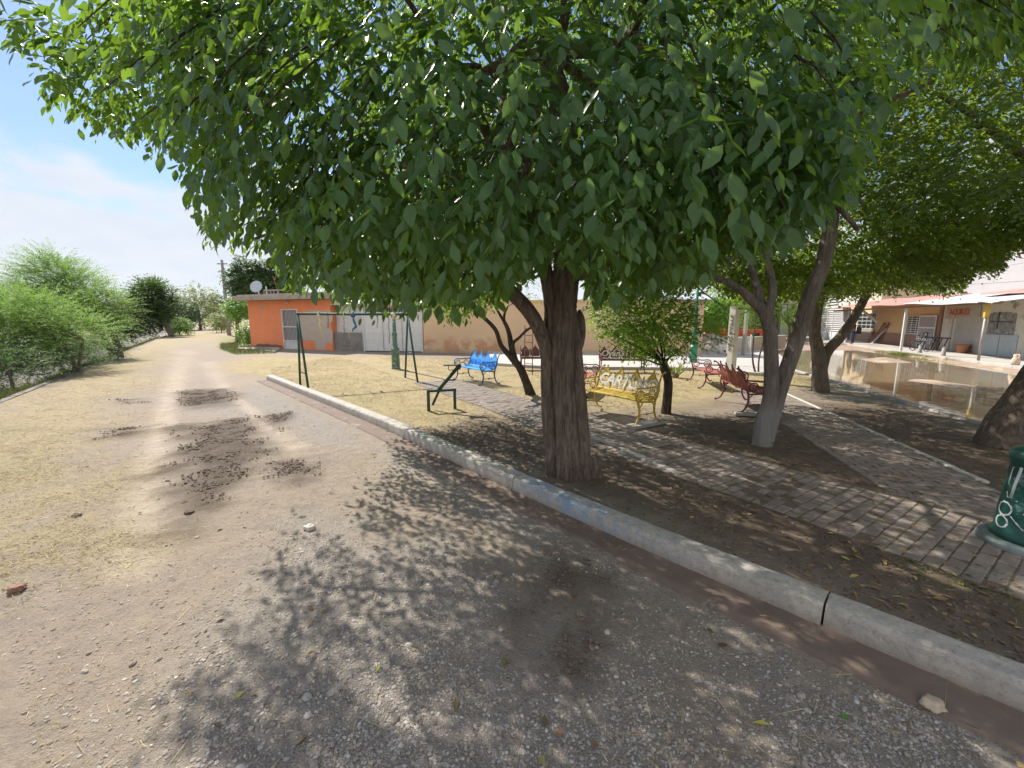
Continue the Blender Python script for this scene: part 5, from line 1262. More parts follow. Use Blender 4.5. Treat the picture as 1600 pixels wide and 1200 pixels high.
# long tan wall / building
TAN = NT('tan_stucco'); v_ = TAN.coords('Object'); a1 = TAN.noise(v_, 1.0, 6, .7, .3); sp_ = TAN.n('ShaderNodeSeparateXYZ'); TAN.l(v_, sp_.inputs[0])
tcol = TAN.mix(TAN.ramp(TAN.noise(v_, .35, 4, .6), [(.3, 0.), (.7, 1.)]), (.72, .52, .33), (.62, .45, .30))
low_ = TAN.ramp(TAN.math('ADD', TAN.math('MULTIPLY', sp_.outputs[2], .42), TAN.math('MULTIPLY', a1, .55)), [(.50, 1.), (.66, 0.)])
lft = TAN.ramp(TAN.math('MULTIPLY', sp_.outputs[0], .07), [(.55, 1.), (.75, 0.)])
tcol = TAN.mix(TAN.math('MULTIPLY', TAN.math('MULTIPLY', low_, lft), TAN.ramp(TAN.noise(v_, 1.7, 5, .7), [(.42, 0.), (.55, .8)])), tcol, (.50, .26, .14))
tcol = TAN.mix(TAN.math('MULTIPLY', low_, TAN.ramp(TAN.noise(v_, 2.2, 6, .75, .5), [(.58, 0.), (.66, .85)])), tcol, (.27, .24, .20))
tcol = TAN.mix(TAN.ramp(sp_.outputs[2], [(.0, .55), (.30, 0.)]), tcol, (.30, .25, .19))
TAN.set(color=tcol, rough=.92, spec=.2); TAN.bump(TAN.noise(v_, 30, 6, .7), .3, .01); TAN = TAN.m
TS = g1 + .10; tb = thing('tan_building', 'long plain tan stucco wall of a low building, stained along its foot', 'building', GA, ga)
te = (GB - GA).length; zt = fac(1000, 471, GA, GD)[1]
m = MB(); m.box(((TS + te) / 2, 3.5, zt / 2), (te - TS, 7, zt)); m.build('wall', TAN, tb)
m = MB(); m.box(((TS + te) / 2 + .1, 3.5, zt + .06), (te - TS + .1, 7.1, .12)); m.build('parapet', TAN, tb, bevel=.01)
xr0 = fac(1015, 470, GA, GD)[0]; xr1 = fac(1112, 470, GA, GD)[0]
m = MB(); z1, z2 = zt + .13, zt + 1.0
def slab(m, q, th=.05):
    n = len(q); m.add([tuple(p) for p in q] + [(p[0], p[1], p[2] - th) for p in q], [tuple(range(n)), tuple(range(n, 2 * n))[::-1]] + [(k, n + k, n + (k + 1) % n, (k + 1) % n) for k in range(n)], False)
slab(m, [(xr0, -.35, z1), (xr1, -.35, z1 - .05), (xr1 - .3, 4, z2), (xr0, 4, z2)]); m.build('tin_roof', TIN, tb)
m = MB(); m.box(((xr0 + xr1) / 2 + .4, -.2, z1 - .13), (xr1 - xr0 - .9, .08, .1)); m.build('fascia', SLAB, tb)
lw_ = thing('pale_house', 'pale low house with flat roof showing behind the tan wall and gate', 'house', GA + Vector((-GD.y, GD.x, 0)) * 9, ga)
m = MB(); m.box((3.0, 3, 1.75), (9, 5, 3.5)); m.build('wall', pmat('cream_wall', (.55, .50, .42), None, 2, .9, .1), lw_); m = MB(); m.box((3.0, 3, 3.6), (9.5, 5.5, .2)); m.build('roof', SLAB, lw_)

# utility pole with wires
up = AT(356, 500, 50); up.z = 0; zt = AT(349, 406, 50).z
o = thing('utility_pole', 'grey concrete utility pole standing beside the far end of the dirt road', 'utility pole', up)
m = MB(); m.smooth = True; m.tube([(0, 0, 0), (0, 0, zt)], [.22, .14], 10); m.build('pole', CONC, o)
m = MB(); m.box((0, 0, zt - .45), (1.2, .08, .1)); m.build('crossarm', RUST, o)
def wire(name, label, a, b, sag, r=.012):
    a, b = Vector(a), Vector(b); o = thing(name, label, 'cable', a); m = MB(); m.smooth = True
    m.tube([(a.lerp(b, i / 14) - a) + Vector((0, 0, -sag * 4 * (i / 14) * (1 - i / 14))) for i in range(15)], r, 4); q = m.build('strand', DARKSPRAY, o); return o
for k, (x, lb) in enumerate(((-.5, 'thin power line leaving the utility pole to the right, front strand'), (.5, 'thin power line leaving the utility pole to the right, rear strand'))):
    wire('power_line', lb, up + Vector((x, 0, zt - .4)), AT(620, 452 + k * 4, 42), .5, .014)
0 and wire('power_line', 'power line running left from the utility pole over the road', up + Vector((-.5, 0, zt - .4)), AT(-200, 380, 120), .8, .014)

# ================================================================== the row across the flooded street
wa = math.atan2(DW.y, DW.x)
def fw(u, v): return PL(u, v, PW, DW)
def WL(s, y=0.0, z=0.0): p = PW + DW * s + NW * y; return Vector((p.x, p.y, z))
OCH = pmat('ochre_wall', (.58, .43, .24), (.50, .37, .20), 1.5, .88, .15, 40, stain=(.36, .22, .11), sthr=.66, sscale=1.2)
OLDW = pmat('grimy_white_wall', (.62, .59, .51), (.50, .48, .42), 1.6, .9, .2, 40, stain=(.24, .21, .18), sthr=.58, sscale=1.8)
REDT = pmat('red_roof_sheet', (.58, .29, .24), (.50, .22, .18), 2, .6, .1); BROWNW = pmat('brown_base_paint', (.27, .165, .115), (.21, .13, .09), 3, .85, .2)
hs = thing('porch_house', 'ochre and grimy white row house with red and tin porch roof behind the floodwater', 'house', WL(0), wa)
sA = fw(1328, 500)[0]; sB = fw(1471, 500)[0]; sC = fw(1690, 500)[0]; hw = 2.95
m = MB(); m.box(((sA + sB) / 2, 2.5, hw / 2), (sB - sA, 5, hw)); m.build('ochre_wall', OCH, hs)
m = MB(); m.box(((sB + sC) / 2 + .01, 2.5, hw / 2), (sC - sB, 5, hw)); m.build('shop_wall', OLDW, hs)
m = MB(); m.box(((sA + fw(1440, 500)[0]) / 2, -.03, .45), (fw(1440, 500)[0] - sA, .05, .9)); m.box((sB + .0, -.04, 1.4), (.28, .08, 2.8)); m.build('brick_red_dado', BROWNW, hs)
# porch roof: sheets slope to the street
sR0 = PL(1303, 480, PE, DW)[0]; sT = fw(1425, 470)[0]; 
def roof(name, s0_, s1_, mat, z0a, z0b, rise, seed, ov=.28):
    m = MB(); n = max(8, int((s1_ - s0_) / .075)); rd = random.Random(seed); vs = []
    for i in range(n + 1):
        s = s0_ + (s1_ - s0_) * i / n; t = i / n; zz_ = z0a + (z0b - z0a) * t + .018 * math.sin(i * PI) + (.012 if i % 2 else -.012) + .03 * math.sin(s * 1.3 + seed)
        for j in range(4): f = j / 3; vs.append((s, -PORCH - ov + (PORCH + ov + .1) * f, zz_ + rise * f))
    k0 = len(vs); vs += [(a, b, c - .02) for a, b, c in vs]
    fs = []
    for i in range(n):
        for j in range(3):
            q = i * 4 + j; fs.append((q, q + 4, q + 5, q + 1)); fs.append((k0 + q, k0 + q + 1, k0 + q + 5, k0 + q + 4))
    fs += [(i * 4, k0 + i * 4, k0 + i * 4 + 4, i * 4 + 4) for i in range(n)]
    m.add(vs, fs, False); return m.build(name, mat, hs)
sE1 = PL(1411, 470, PE, DW)[0]; sE2 = PL(1545, 470, PE, DW)[0]
roof('red_porch_roof', sR0, PL(1425, 470, PE, DW)[0], REDT, 2.72, 2.66, .55, 1)
roof('tin_porch_roof', PL(1425, 470, PE, DW)[0] - .15, sE2 - .1, TIN, 2.66, 2.50, .45, 2)
roof('tin_porch_roof', sE2 - .12, sC, TIN, 2.58, 2.50, .42, 3)
m = MB(); slab(m, [(PL(1470, 460, PE, DW)[0], -.9, 3.05), (sC, -.9, 3.0), (sC, 1.6, 3.4), (PL(1470, 460, PE, DW)[0], 1.6, 3.4)], .08); m.build('red_roof_edge', REDT, hs)
m = MB(); m.box(((sR0 + sC) / 2, -PORCH + .02, 2.50), (sC - sR0, .08, .10)); m.build('eave_beam', pmat('old_timber', (.28, .19, .11), (.2, .13, .08), 4, .85, .2), hs)
def win(name, u0, v0, u1, v1, nx_, nz_, back=True, slats=False):
    a0, z1_ = fw(u0, v0); a1, z0_ = fw(u1, v1); m = MB(); y = -.035; t_ = .045
    for x in (a0, a1): m.box((x, y, (z0_ + z1_) / 2), (t_, .05, z1_ - z0_ + t_))
    for z in (z0_, z1_): m.box(((a0 + a1) / 2, y, z), (a1 - a0 - t_, .05, t_))
    for k in range(1, nx_): m.box((a0 + (a1 - a0) * k / nx_, y + .004, (z0_ + z1_) / 2), (.03, .03, z1_ - z0_ - t_))
    for k in range(1, nz_): m.box(((a0 + a1) / 2, y - .004, z0_ + (z1_ - z0_) * k / nz_), (a1 - a0 - t_, .032, .035 if not slats else .06))
    o = m.build(name, WHITE, hs)
    m = MB(); m.box(((a0 + a1) / 2, -.008, (z0_ + z1_) / 2), (a1 - a0 - t_, .012, z1_ - z0_ - t_)); m.build('glass', GLASS, o); return o
win('window', 1343, 490, 1368, 514, 4, 4); win('window', 1420, 494, 1438, 522, 3, 8)
a0, z1_ = fw(1441, 493); a1, z0_ = fw(1459, 547); z0_ = .12
m = MB()
for x in (a0, a1): m.box((x, -.09, (z0_ + z1_) / 2), (.07, .05, z1_ - z0_))
for z in (z0_ + .04, z0_ + .55, (z0_ + z1_) / 2 + .25, z1_ - .04): m.box(((a0 + a1) / 2, -.09, z), (a1 - a0 - .07, .05, .08))
dr = m.build('screen_door', WHITE, hs); m = MB(); m.box(((a0 + a1) / 2, -.085, (z0_ + z1_) / 2), (a1 - a0 - .06, .015, z1_ - z0_ - .05)); m.build('screen', pmat('screen_mesh', (.30, .29, .29), None, 3, .7, 0), dr)
m = MB(); m.box(((a0 + a1) / 2, -.097, z0_ + .29), (a1 - a0 - .07, .02, .44)); m.build('kick_panel', WHITE, dr)
# roll-up shutter
a0, z1_ = fw(1497, 495); a1, z0_ = fw(1532, 548); z0_ = .12; m = MB(); n_ = 20
for k in range(n_): z = z0_ + (z1_ - z0_) * (k + .5) / n_; m.box(((a0 + a1) / 2, -.03 - .012 * (k % 2), z), (a1 - a0, .03, (z1_ - z0_) / n_ * .96))
m.build('roll_shutter', pmat('dirty_white_shutter', (.46, .44, .39), (.38, .36, .32), 3, .7, .1, 20, stain=(.25, .22, .18), sthr=.62, sscale=3), hs)
m = MB(); a, b = fw(1492, 497); m.box((a - .1, -.03, 1.25), (.04, .04, 2.3)); m.build('door_jamb', OLDW, hs)
a0, zc_ = fw(1500, 487); a1 = fw(1534, 487)[0]; aL = fw(1480, 487)[0]
m = MB(); m.box(((aL + a1) / 2, -.03, zc_ - .05), (a1 - aL, .04, .62)); sg = m.build('painted_sign', pmat('faded_sign_ground', (.44, .40, .34), (.36, .31, .26), 3, .85, .1), hs)
me = text_mesh('AQUILE2', .42, .006, 0, offset=.012); t = link('sign_lettering', me, sg, pmat('faded_red_paint', (.48, .13, .06), (.36, .10, .06), 8, .8, 0)); t.rotation_euler = (PI / 2, 0, 0); t.location = (fw(1501, 487)[0], -.06, zc_ - .02)
# painted-over dark window on the shop wall and pale dado
a0, z1_ = fw(1547, 489); a1, z0_ = fw(1583, 527)
m = MB(); m.xprism(rough_poly([(a0, z0_), (a1, z0_), (a1, z1_), (a0, z1_)], .04, 3, 6), -.012, .01); wn_ = m.build('blackened_window', pmat('sooty_window', (.10, .10, .105), (.30, .29, .27), 5, .8, .2, 20, stain=(.40, .38, .34), sthr=.56, sscale=3), hs)
m = MB(); m.box((a0 + (a1 - a0) * .38, -.02, (z0_ + z1_) / 2 + .2), (.07, .02, z1_ - z0_ - .3)); m.box(((a0 + a1) / 2, -.024, z0_ + (z1_ - z0_) * .62), (a1 - a0 - .3, .02, .05)); m.build('window_bars', DARKSPRAY, wn_)
a0 = fw(1536, 530)[0]; a1 = fw(1592, 530)[0]
for k in range(2):
    b0 = a0 + (a1 - a0) * k / 2 + .03; b1 = a0 + (a1 - a0) * (k + 1) / 2 - .03; m = MB(); m.box(((b0 + b1) / 2, -.015, .60), (b1 - b0, .03, .95)); m.box(((b0 + b1) / 2, -.022, 1.09), (b1 - b0 + .03, .045, .05)); m.build('pale_blue_panel', pmat('pale_blue_panel_paint', (.42, .47, .47), (.33, .38, .39), 2, .8, .1), hs)
# porch posts
for k, (u, zt_, mats_, lb) in enumerate(((1402, 2.62, WHITE, ''), (1524, 2.48, None, ''))):
    s_ = PL(u, 556, PE, DW)[0]; m = MB()
    if mats_: m.box((s_, -PORCH + .12, (zt_ + .10) / 2), (.10, .10, zt_ - .10)); m.build('porch_post', WHITE, hs)
    else:
        m.smooth = True; m.tube([(s_, -PORCH + .12, .1), (s_, -PORCH + .12, 1.95)], .05, 10); q = m.build('porch_post', pmat('grey_pipe', (.40, .38, .36), (.26, .23, .22), 4, .6, .1, 30, metal=.2), hs)
        m = MB(); m.box((s_, -PORCH + .12, 2.2), (.13, .13, .6)); m.build('yellow_sleeve', YEL, q)
# diagonal tarpaulin pole and leaning planks
p0 = fw(1365, 482); p1 = fw(1391, 504)
m = MB(); m.beam((p0[0], -.9, p0[1] + .05), (p1[0], -.75, p1[1] + .05), .08, .16); m.build('awning_arm', OLDW, hs)
WOOD = pmat('dark_red_plank', (.26, .09, .06), (.16, .06, .045), 5, .8, .2)
for k, (u0, v0, u1, v1, mt, lb) in enumerate(((1391, 506, 1372, 541, WOOD, 'dark red plank leaning steeply on the ochre wall, rightmost'), (1384, 506, 1372, 540, WOOD, 'dark red plank leaning beside the rightmost one'), (1388, 512, 1376, 541, pmat('pale_blue_board', (.35, .42, .45), None, 5, .8, .1), 'pale blue board leaning among the red planks'))):
    a = fw(u0, v0); b = fw(u1, v1); o = thing('leaning_plank', lb, 'plank', WL(b[0], -.55, .1), wa); m = MB(); m.beam((0, 0, 0), (a[0] - b[0], .46, a[1] - .1), .12, .035, (0, 1, .2)); m.build('board', mt, o); m = MB(); m.beam((a[0] - b[0], .44, a[1] - .12), (a[0] - b[0] + .02, .47, a[1] - .02), .14, .05, (0, 1, .2)); m.build('end_cleat', WOOD, o)
o = thing('wooden_hurdle', 'grey weathered slatted panel leaning under the left barred window', 'panel', WL(fw(1356, 530)[0], -.25, .1), wa); m = MB()
sp0 = fw(1345, 520)[0] - fw(1356, 520)[0]; sp1 = fw(1367, 520)[0] - fw(1356, 520)[0]
for k in range(8): x = sp0 + (sp1 - sp0) * (k + .5) / 8; m.beam((x, -.2, 0), (x, .2, 1.05), .12, .02, (0, 1, 0))
m.build('slats', pmat('weathered_boards', (.33, .31, .28), (.23, .21, .19), 4, .85, .3), o)
m = MB(); m.beam((sp0, .10, .85), (sp1, .10, .85), .03, .06); m.beam((sp0, -.14, .2), (sp1, -.14, .2), .03, .06); m.build('rail', pmat('weathered_rail', (.25, .22, .19), None, 4, .85, .3), o)
# bicycle
bs = PL(1409, 552, PE, DW)[0]; bk = thing('bicycle', 'dark bicycle parked on the pavement behind the white porch post', 'bicycle', WL(bs, -PORCH + .75, .10), wa + R(6))
STEEL = pmat('bike_steel', (.05, .05, .055), (.09, .08, .08), 8, .4, 0, metal=.5); TYRE = pmat('tyre', (.03, .03, .03), None, 8, .8, 0)
for x in (-.54, .54):
    m = MB(); m.smooth = True; m.torus((x, 0, .33), .32, .018, 'Y', 26, 6); wh = m.build('wheel', TYRE, bk)
    m = MB(); m.smooth = True
    for k in range(12): a = PI * k / 6; m.tube([(x, 0, .33), (x + .31 * math.cos(a), 0, .33 + .31 * math.sin(a))], .003, 3, cap=False)
    m.sphere((x, 0, .33), .03, 8); m.build('spokes', CHAIN, wh)
m = MB(); m.smooth = True
for a, b in (((-.54, .33), (-.08, .30)), ((-.54, .33), (-.18, .74)), ((-.08, .30), (-.2, .80)), ((-.08, .30), (.33, .78)), ((-.18, .74), (.33, .86)), ((.54, .33), (.36, .70)), ((.36, .70), (.30, 1.0))): m.tube([(a[0], 0, a[1]), (b[0], 0, b[1])], .017, 6)
m.build('frame', STEEL, bk); m = MB(); m.smooth = True; m.sphere((-.22, 0, .87), .12, 10, (1, .5, .28)); m.build('saddle', TYRE, bk)
m = MB(); m.smooth = True; m.tube([(.24, -.28, 1.0), (.30, -.1, 1.02), (.30, .1, 1.02), (.24, .28, 1.0)], .014, 6); m.build('handlebar', STEEL, bk)
m = MB(); m.smooth = True; m.lathe([(.09, -.005), (.09, .005)], 14); m.M = None; q = m.build('chainring', STEEL, bk); q.rotation_euler = (PI / 2, 0, 0); q.location = (-.08, -.03, .30)
# black metal table tipped on its side, black exercise frame
tb_ = thing('metal_table', 'black metal table with slanted lattice legs in front of the roll shutter', 'table', WL(fw(1488, 548)[0], -.75, .10), wa); BLK = pmat('black_metal', (.02, .02, .022), (.04, .04, .04), 8, .45, 0)
w_ = (fw(1503, 540)[0] - fw(1473, 540)[0]) * .46; m = MB(); m.box((0, 0, .74), (w_ * 2, .5, .05)); m.build('table_top', BLK, tb_, bevel=.01)
for x in (-w_ * .75, 0, w_ * .65):
    for y in (-.2, .2): m = MB(); m.beam((x - .28, y, 0), (x + .10, y, .72), .035, .035); m.build('leg', BLK, tb_)
m = MB()
for k in range(6): x = -w_ * .7 + k * w_ * .24; m.beam((x, -.2, .12), (x + .22, -.2, .66), .015, .015); m.beam((x + .2, -.2, .12), (x, -.2, .66), .015, .015)
m.build('lattice', BLK, tb_)
cb_ = thing('metal_chair', 'black tubular chair frame left of the black metal table', 'chair', WL(fw(1461, 545)[0], -.8, .10), wa)
for x in (-.28, .24): m = MB(); m.smooth = True; m.tube([(x - .14, -.2, 0), (x, -.2, .45), (x - .02, .2, .45), (x + .1, .25, 0)], .022, 6); m.build('leg_hoop', BLK, cb_)
m = MB(); m.box((0, 0, .46), (.6, .45, .05)); m.build('seat', BLK, cb_, bevel=.01); m = MB(); m.smooth = True; m.tube([(-.25, .2, .46), (-.2, .28, .92), (0, .3, 1.0), (.2, .28, .92), (.25, .2, .46)], .022, 6); m.tube([(-.2, .27, .75), (.2, .27, .75)], .018, 6); m.build('back', BLK, cb_)
# bollards, bucket, crate
for k, (u, v, lb) in enumerate(((1432, 553, 'short grey bollard on the pavement edge in front of the screen door'), (1468, 559, 'short grey bollard in front of the black metal table'))):
    s_ = PL(u, v, PE, DW)[0]; o = thing('bollard', lb, 'bollard', WL(s_, -PORCH + .12, .10), wa, 'grey pavement bollards'); m = MB(); m.smooth = True; m.lathe([(.11, 0), (.10, .03), (.085, .06), (.07, .38)], 14); m.build('shaft', CONC, o); m = MB(); m.smooth = True; m.lathe([(.072, .37), (.06, .41), (.03, .43)], 14); m.build('cap', CONC, o)
s_ = PL(1572, 571, PE, DW)[0]; o = thing('clay_jug', 'pale jug-shaped concrete stump with a hole, on the pavement edge at right', 'jug', WL(s_, -PORCH + .25, .10), wa)
JUG = pmat('pale_clay', (.60, .47, .36), (.52, .38, .27), 6, .85, .2); m = MB(); m.smooth = True; m.lathe([(.11, 0), (.13, .05), (.125, .18), (.09, .26), (.07, .29), (.085, .38), (.06, .40)], 16); m.build('body', JUG, o); m = MB(); m.smooth = True; m.torus((.09, 0, .33), .07, .022, 'Y', 14, 6); m.build('handle', JUG, o)
o = thing('terracotta_pot', 'terracotta pot at the foot of the roll shutter', 'pot', WL(fw(1518, 546)[0], -.35, .10), wa); TER = pmat('terracotta', (.38, .17, .09), (.30, .13, .07), 5, .85, .1); m = MB(); m.smooth = True; m.lathe([(.18, 0), (.26, .38), (.28, .42), (.28, .46), (.25, .46), (.22, .40)], 18); m.build('pot', TER, o); m = MB(); m.smooth = True; m.lathe([(.01, .405), (.235, .41)], 18); m.build('soil', MUD, o)
# white two-storey block behind
LAV = pmat('pale_lilac_wall', (.39, .385, .42), (.34, .34, .38), .8, .85, .05, 30, stain=(.40, .39, .42), sthr=.66, sscale=.7)
wh = thing('white_house', 'tall plain lilac-white two-storey wall rising behind the porch roof', 'house', WL(0, 5.2), wa)
b0 = PL(1322, 470, WL(0, 5.2), DW)[0]; b1 = PL(1760, 470, WL(0, 5.2), DW)[0]; zt = PL(1595, 386, WL(0, 5.2), DW)[1]
m = MB(); m.box(((b0 + b1) / 2, 4, zt / 2), (b1 - b0, 8, zt)); m.build('wall', LAV, wh); m = MB(); m.box(((b0 + b1) / 2, 4, zt + .10), (b1 - b0 + .1, 8.1, .22)); m.build('parapet', pmat('pale_green_trim', (.50, .58, .50), None, 2, .8, 0), wh)
w0, wz = PL(1308, 466, WL(0, 5.2), DW)
# house with big white gate at the left end of the row
gh = thing('gated_house', 'cream house with a big white horizontal-bar gate and barred upper balcony', 'house', WL(0), wa)
q0 = fw(1281, 500)[0]; q1 = sA - .05; q00 = fw(1262, 500)[0]
PG = PW - NW * 1.75; gx_off = 0.0; g0_, g1_ = PL(1282, 500, PG, DW)[0], PL(1326, 500, PG, DW)[0]
m = MB(); m.box(((q00 + q1) / 2, 4.5, 3.0), (q1 - q00, 5, 6.0));  m.box(((q00 + q0) / 2, 1.0, 1.5), (q0 - q00, 2.0, 3.0)); m.build('wall', pmat('cream_render', (.56, .47, .38), (.48, .40, .33), 1.5, .88, .1), gh)
m = MB(); m.box(((q0 + q1) / 2, 1.3, 3.05), (q1 - q0 + .3, 2.0, .18)); m.build('balcony_slab', WHITE, gh)
gz = PL(1300, 483, PG, DW)[1]; ng = 13; gw = g1_ - g0_
m = MB()
for x in (g0_ + .05, g0_ + gw * .30, g0_ + gw * .5, g1_ - .05): m.box((x, -.03, gz / 2 + .05), (.09, .07, gz - .05))
for k in range(ng): z = .80 + (gz - .85) * k / (ng - 1); m.box(((g0_ + g1_) / 2, 0, z), (gw - .12, .04, .085))
m.box(((g0_ + g1_) / 2, 0, .45), (gw - .12, .04, .6)); q_g = m.build('gate', WHITE, gh); q_g.location = (gx_off, -1.75, 0)
m = MB()
for k in range(7): m.box(((q0 + q1) / 2, .45, 3.35 + k * .26), (q1 - q0, .04, .11))
for x in (q0, q1): m.box((x, .45, 4.1), (.08, .06, 1.9))
m.build('balcony_bars', WHITE, gh)
m = MB(); m.box(((q0 + q1) / 2, 1.95, 1.4), (q1 - q0 - .3, .05, 2.8)); m.build('carport_back', pmat('dark_backwall', (.12, .12, .14), None, 2, .9, 0), gh)  # thin dark sheet in front of the cream wall, behind the gate
bh = thing('brick_house', 'low brick and slatted-front house left of the big white gate', 'house', WL(q00 - 7.2), wa)
m = MB(); m.box((3.5, 2, 1.7), (7.1, 4, 3.4)); m.build('wall', pmat('tan_render', (.46, .37, .29), (.38, .31, .25), 1.2, .9, .1), bh); m = MB(); m.box((3.5, 1.8, 3.5), (7.4, 4.6, .2)); m.build('roof', REDT, bh)
m = MB()
for k in range(12): m.box((5.3, -.03, .9 + k * .17), (2.6, .04, .08))
m.build('window_slats', WHITE, bh); m = MB(); m.box((3.5, -.06, .42), (7.0, .1, .8)); m.build('brick_dado', BROWNW, bh)
m = MB(); m.box((1.5, -.02, 1.2), (1.4, .05, 2.2)); m.build('dark_door', BLK, bh)

# ---- person on the far pavement
pp = G(1331, 538, .10); pn = thing('person', 'person in dark jacket and blue jeans carrying a black bag, standing on the far pavement', 'person', pp, R(215))
def skin(name, verts, edges, radii, mat, parent):
    me = bpy.data.meshes.new(name); me.from_pydata(verts, edges, []); o = bpy.data.objects.new(name, me); COL.objects.link(o); o.parent = parent
    s = o.modifiers.new('skin', 'SKIN'); s.use_smooth_shade = True
    for i, r in enumerate(radii): me.skin_vertices[0].data[i].radius = (r, r) if not isinstance(r, tuple) else r
    me.skin_vertices[0].data[0].use_root = True
    u_ = o.modifiers.new('sub', 'SUBSURF'); u_.levels = 1; u_.render_levels = 2; me.materials.append(mat); return o
SKIN = pmat('skin', (.36, .20, .13), None, 3, .6, 0); JEAN = pmat('blue_jeans', (.05, .08, .17), (.035, .055, .12), 20, .85, .1); JKT = pmat('black_jacket', (.018, .018, .022), None, 20, .8, .1)
vb = [(0, 0, .92), (0, 0, 1.15), (0, .0, 1.38), (0, .0, 1.47), (0, -.02, 1.56), (0, -.03, 1.66), (-.17, 0, 1.36), (-.24, -.02, 1.10), (-.22, -.12, .88), (.17, 0, 1.36), (.24, -.02, 1.10), (.20, -.14, .90), (-.10, 0, .88), (-.12, -.02, .48), (-.12, .02, .08), (.10, 0, .88), (.13, -.02, .48), (.15, .02, .08), (-.12, -.13, .04), (.15, -.13, .04)]
eb = [(0, 1), (1, 2), (2, 3), (3, 4), (4, 5), (2, 6), (6, 7), (7, 8), (2, 9), (9, 10), (10, 11), (0, 12), (12, 13), (13, 14), (0, 15), (15, 16), (16, 17), (14, 18), (17, 19)]
rb = [(.15, .11), (.14, .10), (.15, .10), .055, .075, .085, .062, .045, .034, .062, .045, .034, .085, .06, .045, .085, .06, .045, .04, .04]
skin('body', vb, eb, rb, SKIN, pn)
vj = vb[:4] + vb[6:12]; skin('jacket', [vb[0], vb[1], vb[2], (0, 0, 1.45), vb[6], vb[7], (-.22, -.10, .93), vb[9], vb[10], (.20, -.12, .95)], [(0, 1), (1, 2), (2, 3), (2, 4), (4, 5), (5, 6), (2, 7), (7, 8), (8, 9)], [(.175, .135), (.165, .125), (.175, .12), .07, .078, .062, .05, .078, .062, .05], JKT, pn)
skin('jeans', [(0, 0, .93), (-.10, 0, .86), (-.12, -.02, .48), (-.12, .02, .10), (.10, 0, .86), (.13, -.02, .48), (.15, .02, .10)], [(0, 1), (1, 2), (2, 3), (0, 4), (4, 5), (5, 6)], [(.165, .125), .10, .078, .062, .10, .078, .062], JEAN, pn)
m = MB(); m.smooth = True; m.sphere((0, -.01, 1.70), .105, 12, (.95, 1.05, .8)); m.build('hair', BLK, pn)
bagp = thing('shoulder_bag', 'bulky black bag carried by the person on the far pavement', 'bag', pp + Vector((.42, .05, .72)), R(215)); m = MB(); m.smooth = True; m.box((0, 0, .25), (.36, .22, .5)); q = m.build('bag_body', BLK, bagp, bevel=.06); m = MB(); m.smooth = True; m.tube([(-.15, 0, .48), (-.05, .0, .72), (.12, 0, .48)], .015, 6); m.build('strap', BLK, bagp)

# ---- railing, pickup and backdrop behind the white post
fr = thing('white_railing', 'low white metal railing behind the teal lamp post', 'railing', G(1112, 551))
fo = G(1112, 551); pts = [G(1096, 545) - fo, G(1112, 551) - fo, G(1136, 558) - fo, G(1136, 558) - fo + Vector((1.3, .35, 0))]
pts[0] = Vector((.25, 3.4, 0)); 
m = MB(); mm = MB()
for a, b in zip(pts, pts[1:]):
    n_ = max(3, int((b - a).length / .12))
    for k in range(n_ + 1): q = a.lerp(b, k / n_); (k not in (0, n_)) and m.box((q.x, q.y, .55), (.018, .018, .9))
m.build('bars', WHITE, fr)
for q in pts: mm = MB(); mm.box((q.x, q.y, .55), (.055, .055, 1.08)); mm.build('post', WHITE, fr)
m = MB()
for a, b in zip(pts, pts[1:]):
    for z in (.14, .98): m.beam(a + Vector((0, 0, z)), b + Vector((0, 0, z)), .035, .035)
m.build('rail', WHITE, fr)
pk = thing('pickup_truck', 'red pickup truck with dark windows parked beyond the white railing', 'pickup truck', AT(1140, 500, 33) * 1.0, R(8)); pk.location.z = 0
RED = pmat('red_car_paint', (.50, .02, .025), (.42, .02, .02), 3, .3, 0)
prof = [(-2.5, .5), (-2.5, 1.02), (-1.0, 1.06), (-.75, 1.12), (-.35, 1.62), (.75, 1.66), (.95, 1.12), (2.55, 1.10), (2.6, .5), (2.1, .45), (1.95, .78), (1.35, .78), (1.2, .45), (-1.15, .45), (-1.3, .78), (-1.9, .78), (-2.05, .45)]
m = MB(); m.xprism(prof, -.88, .88); m.build('body', RED, pk, bevel=.05)
m = MB(); m.xprism([(-.62, 1.14), (-.32, 1.54), (.10, 1.57), (.10, 1.14)], -.892, .892); m.xprism([(.17, 1.14), (.17, 1.57), (.68, 1.58), (.84, 1.14)], -.892, .892); m.build('window', GLASS, pk)
for x in (-1.6, 1.65):
    for y in (-.78, .78): m = MB(); m.smooth = True; m.M = Matrix.Translation((x, y, .36)) @ Matrix.Rotation(PI / 2, 4, 'X'); m.lathe([(.36, -.11), (.36, .11)], 22); wh_ = m.build('wheel', TYRE, pk); m = MB(); m.M = Matrix.Translation((x, y, .36)) @ Matrix.Rotation(PI / 2, 4, 'X'); m.lathe([(.18, -.118), (.20, .118)], 14); m.build('rim', CHAIN, wh_)
m = MB(); m.box((-2.55, 0, .62), (.12, 1.7, .18)); m.build('bumper', CHAIN, pk); m = MB(); m.box((-2.51, -.65, .85), (.05, .28, .16)); m.build('headlight', WHITE, pk); m = MB(); m.box((-2.51, .65, .85), (.05, .28, .16)); m.build('headlight', WHITE, pk)
sh = thing('dark_carport', 'dark open carport behind the red pickup', 'carport', AT(1150, 500, 38), R(8)); sh.location.z = 0
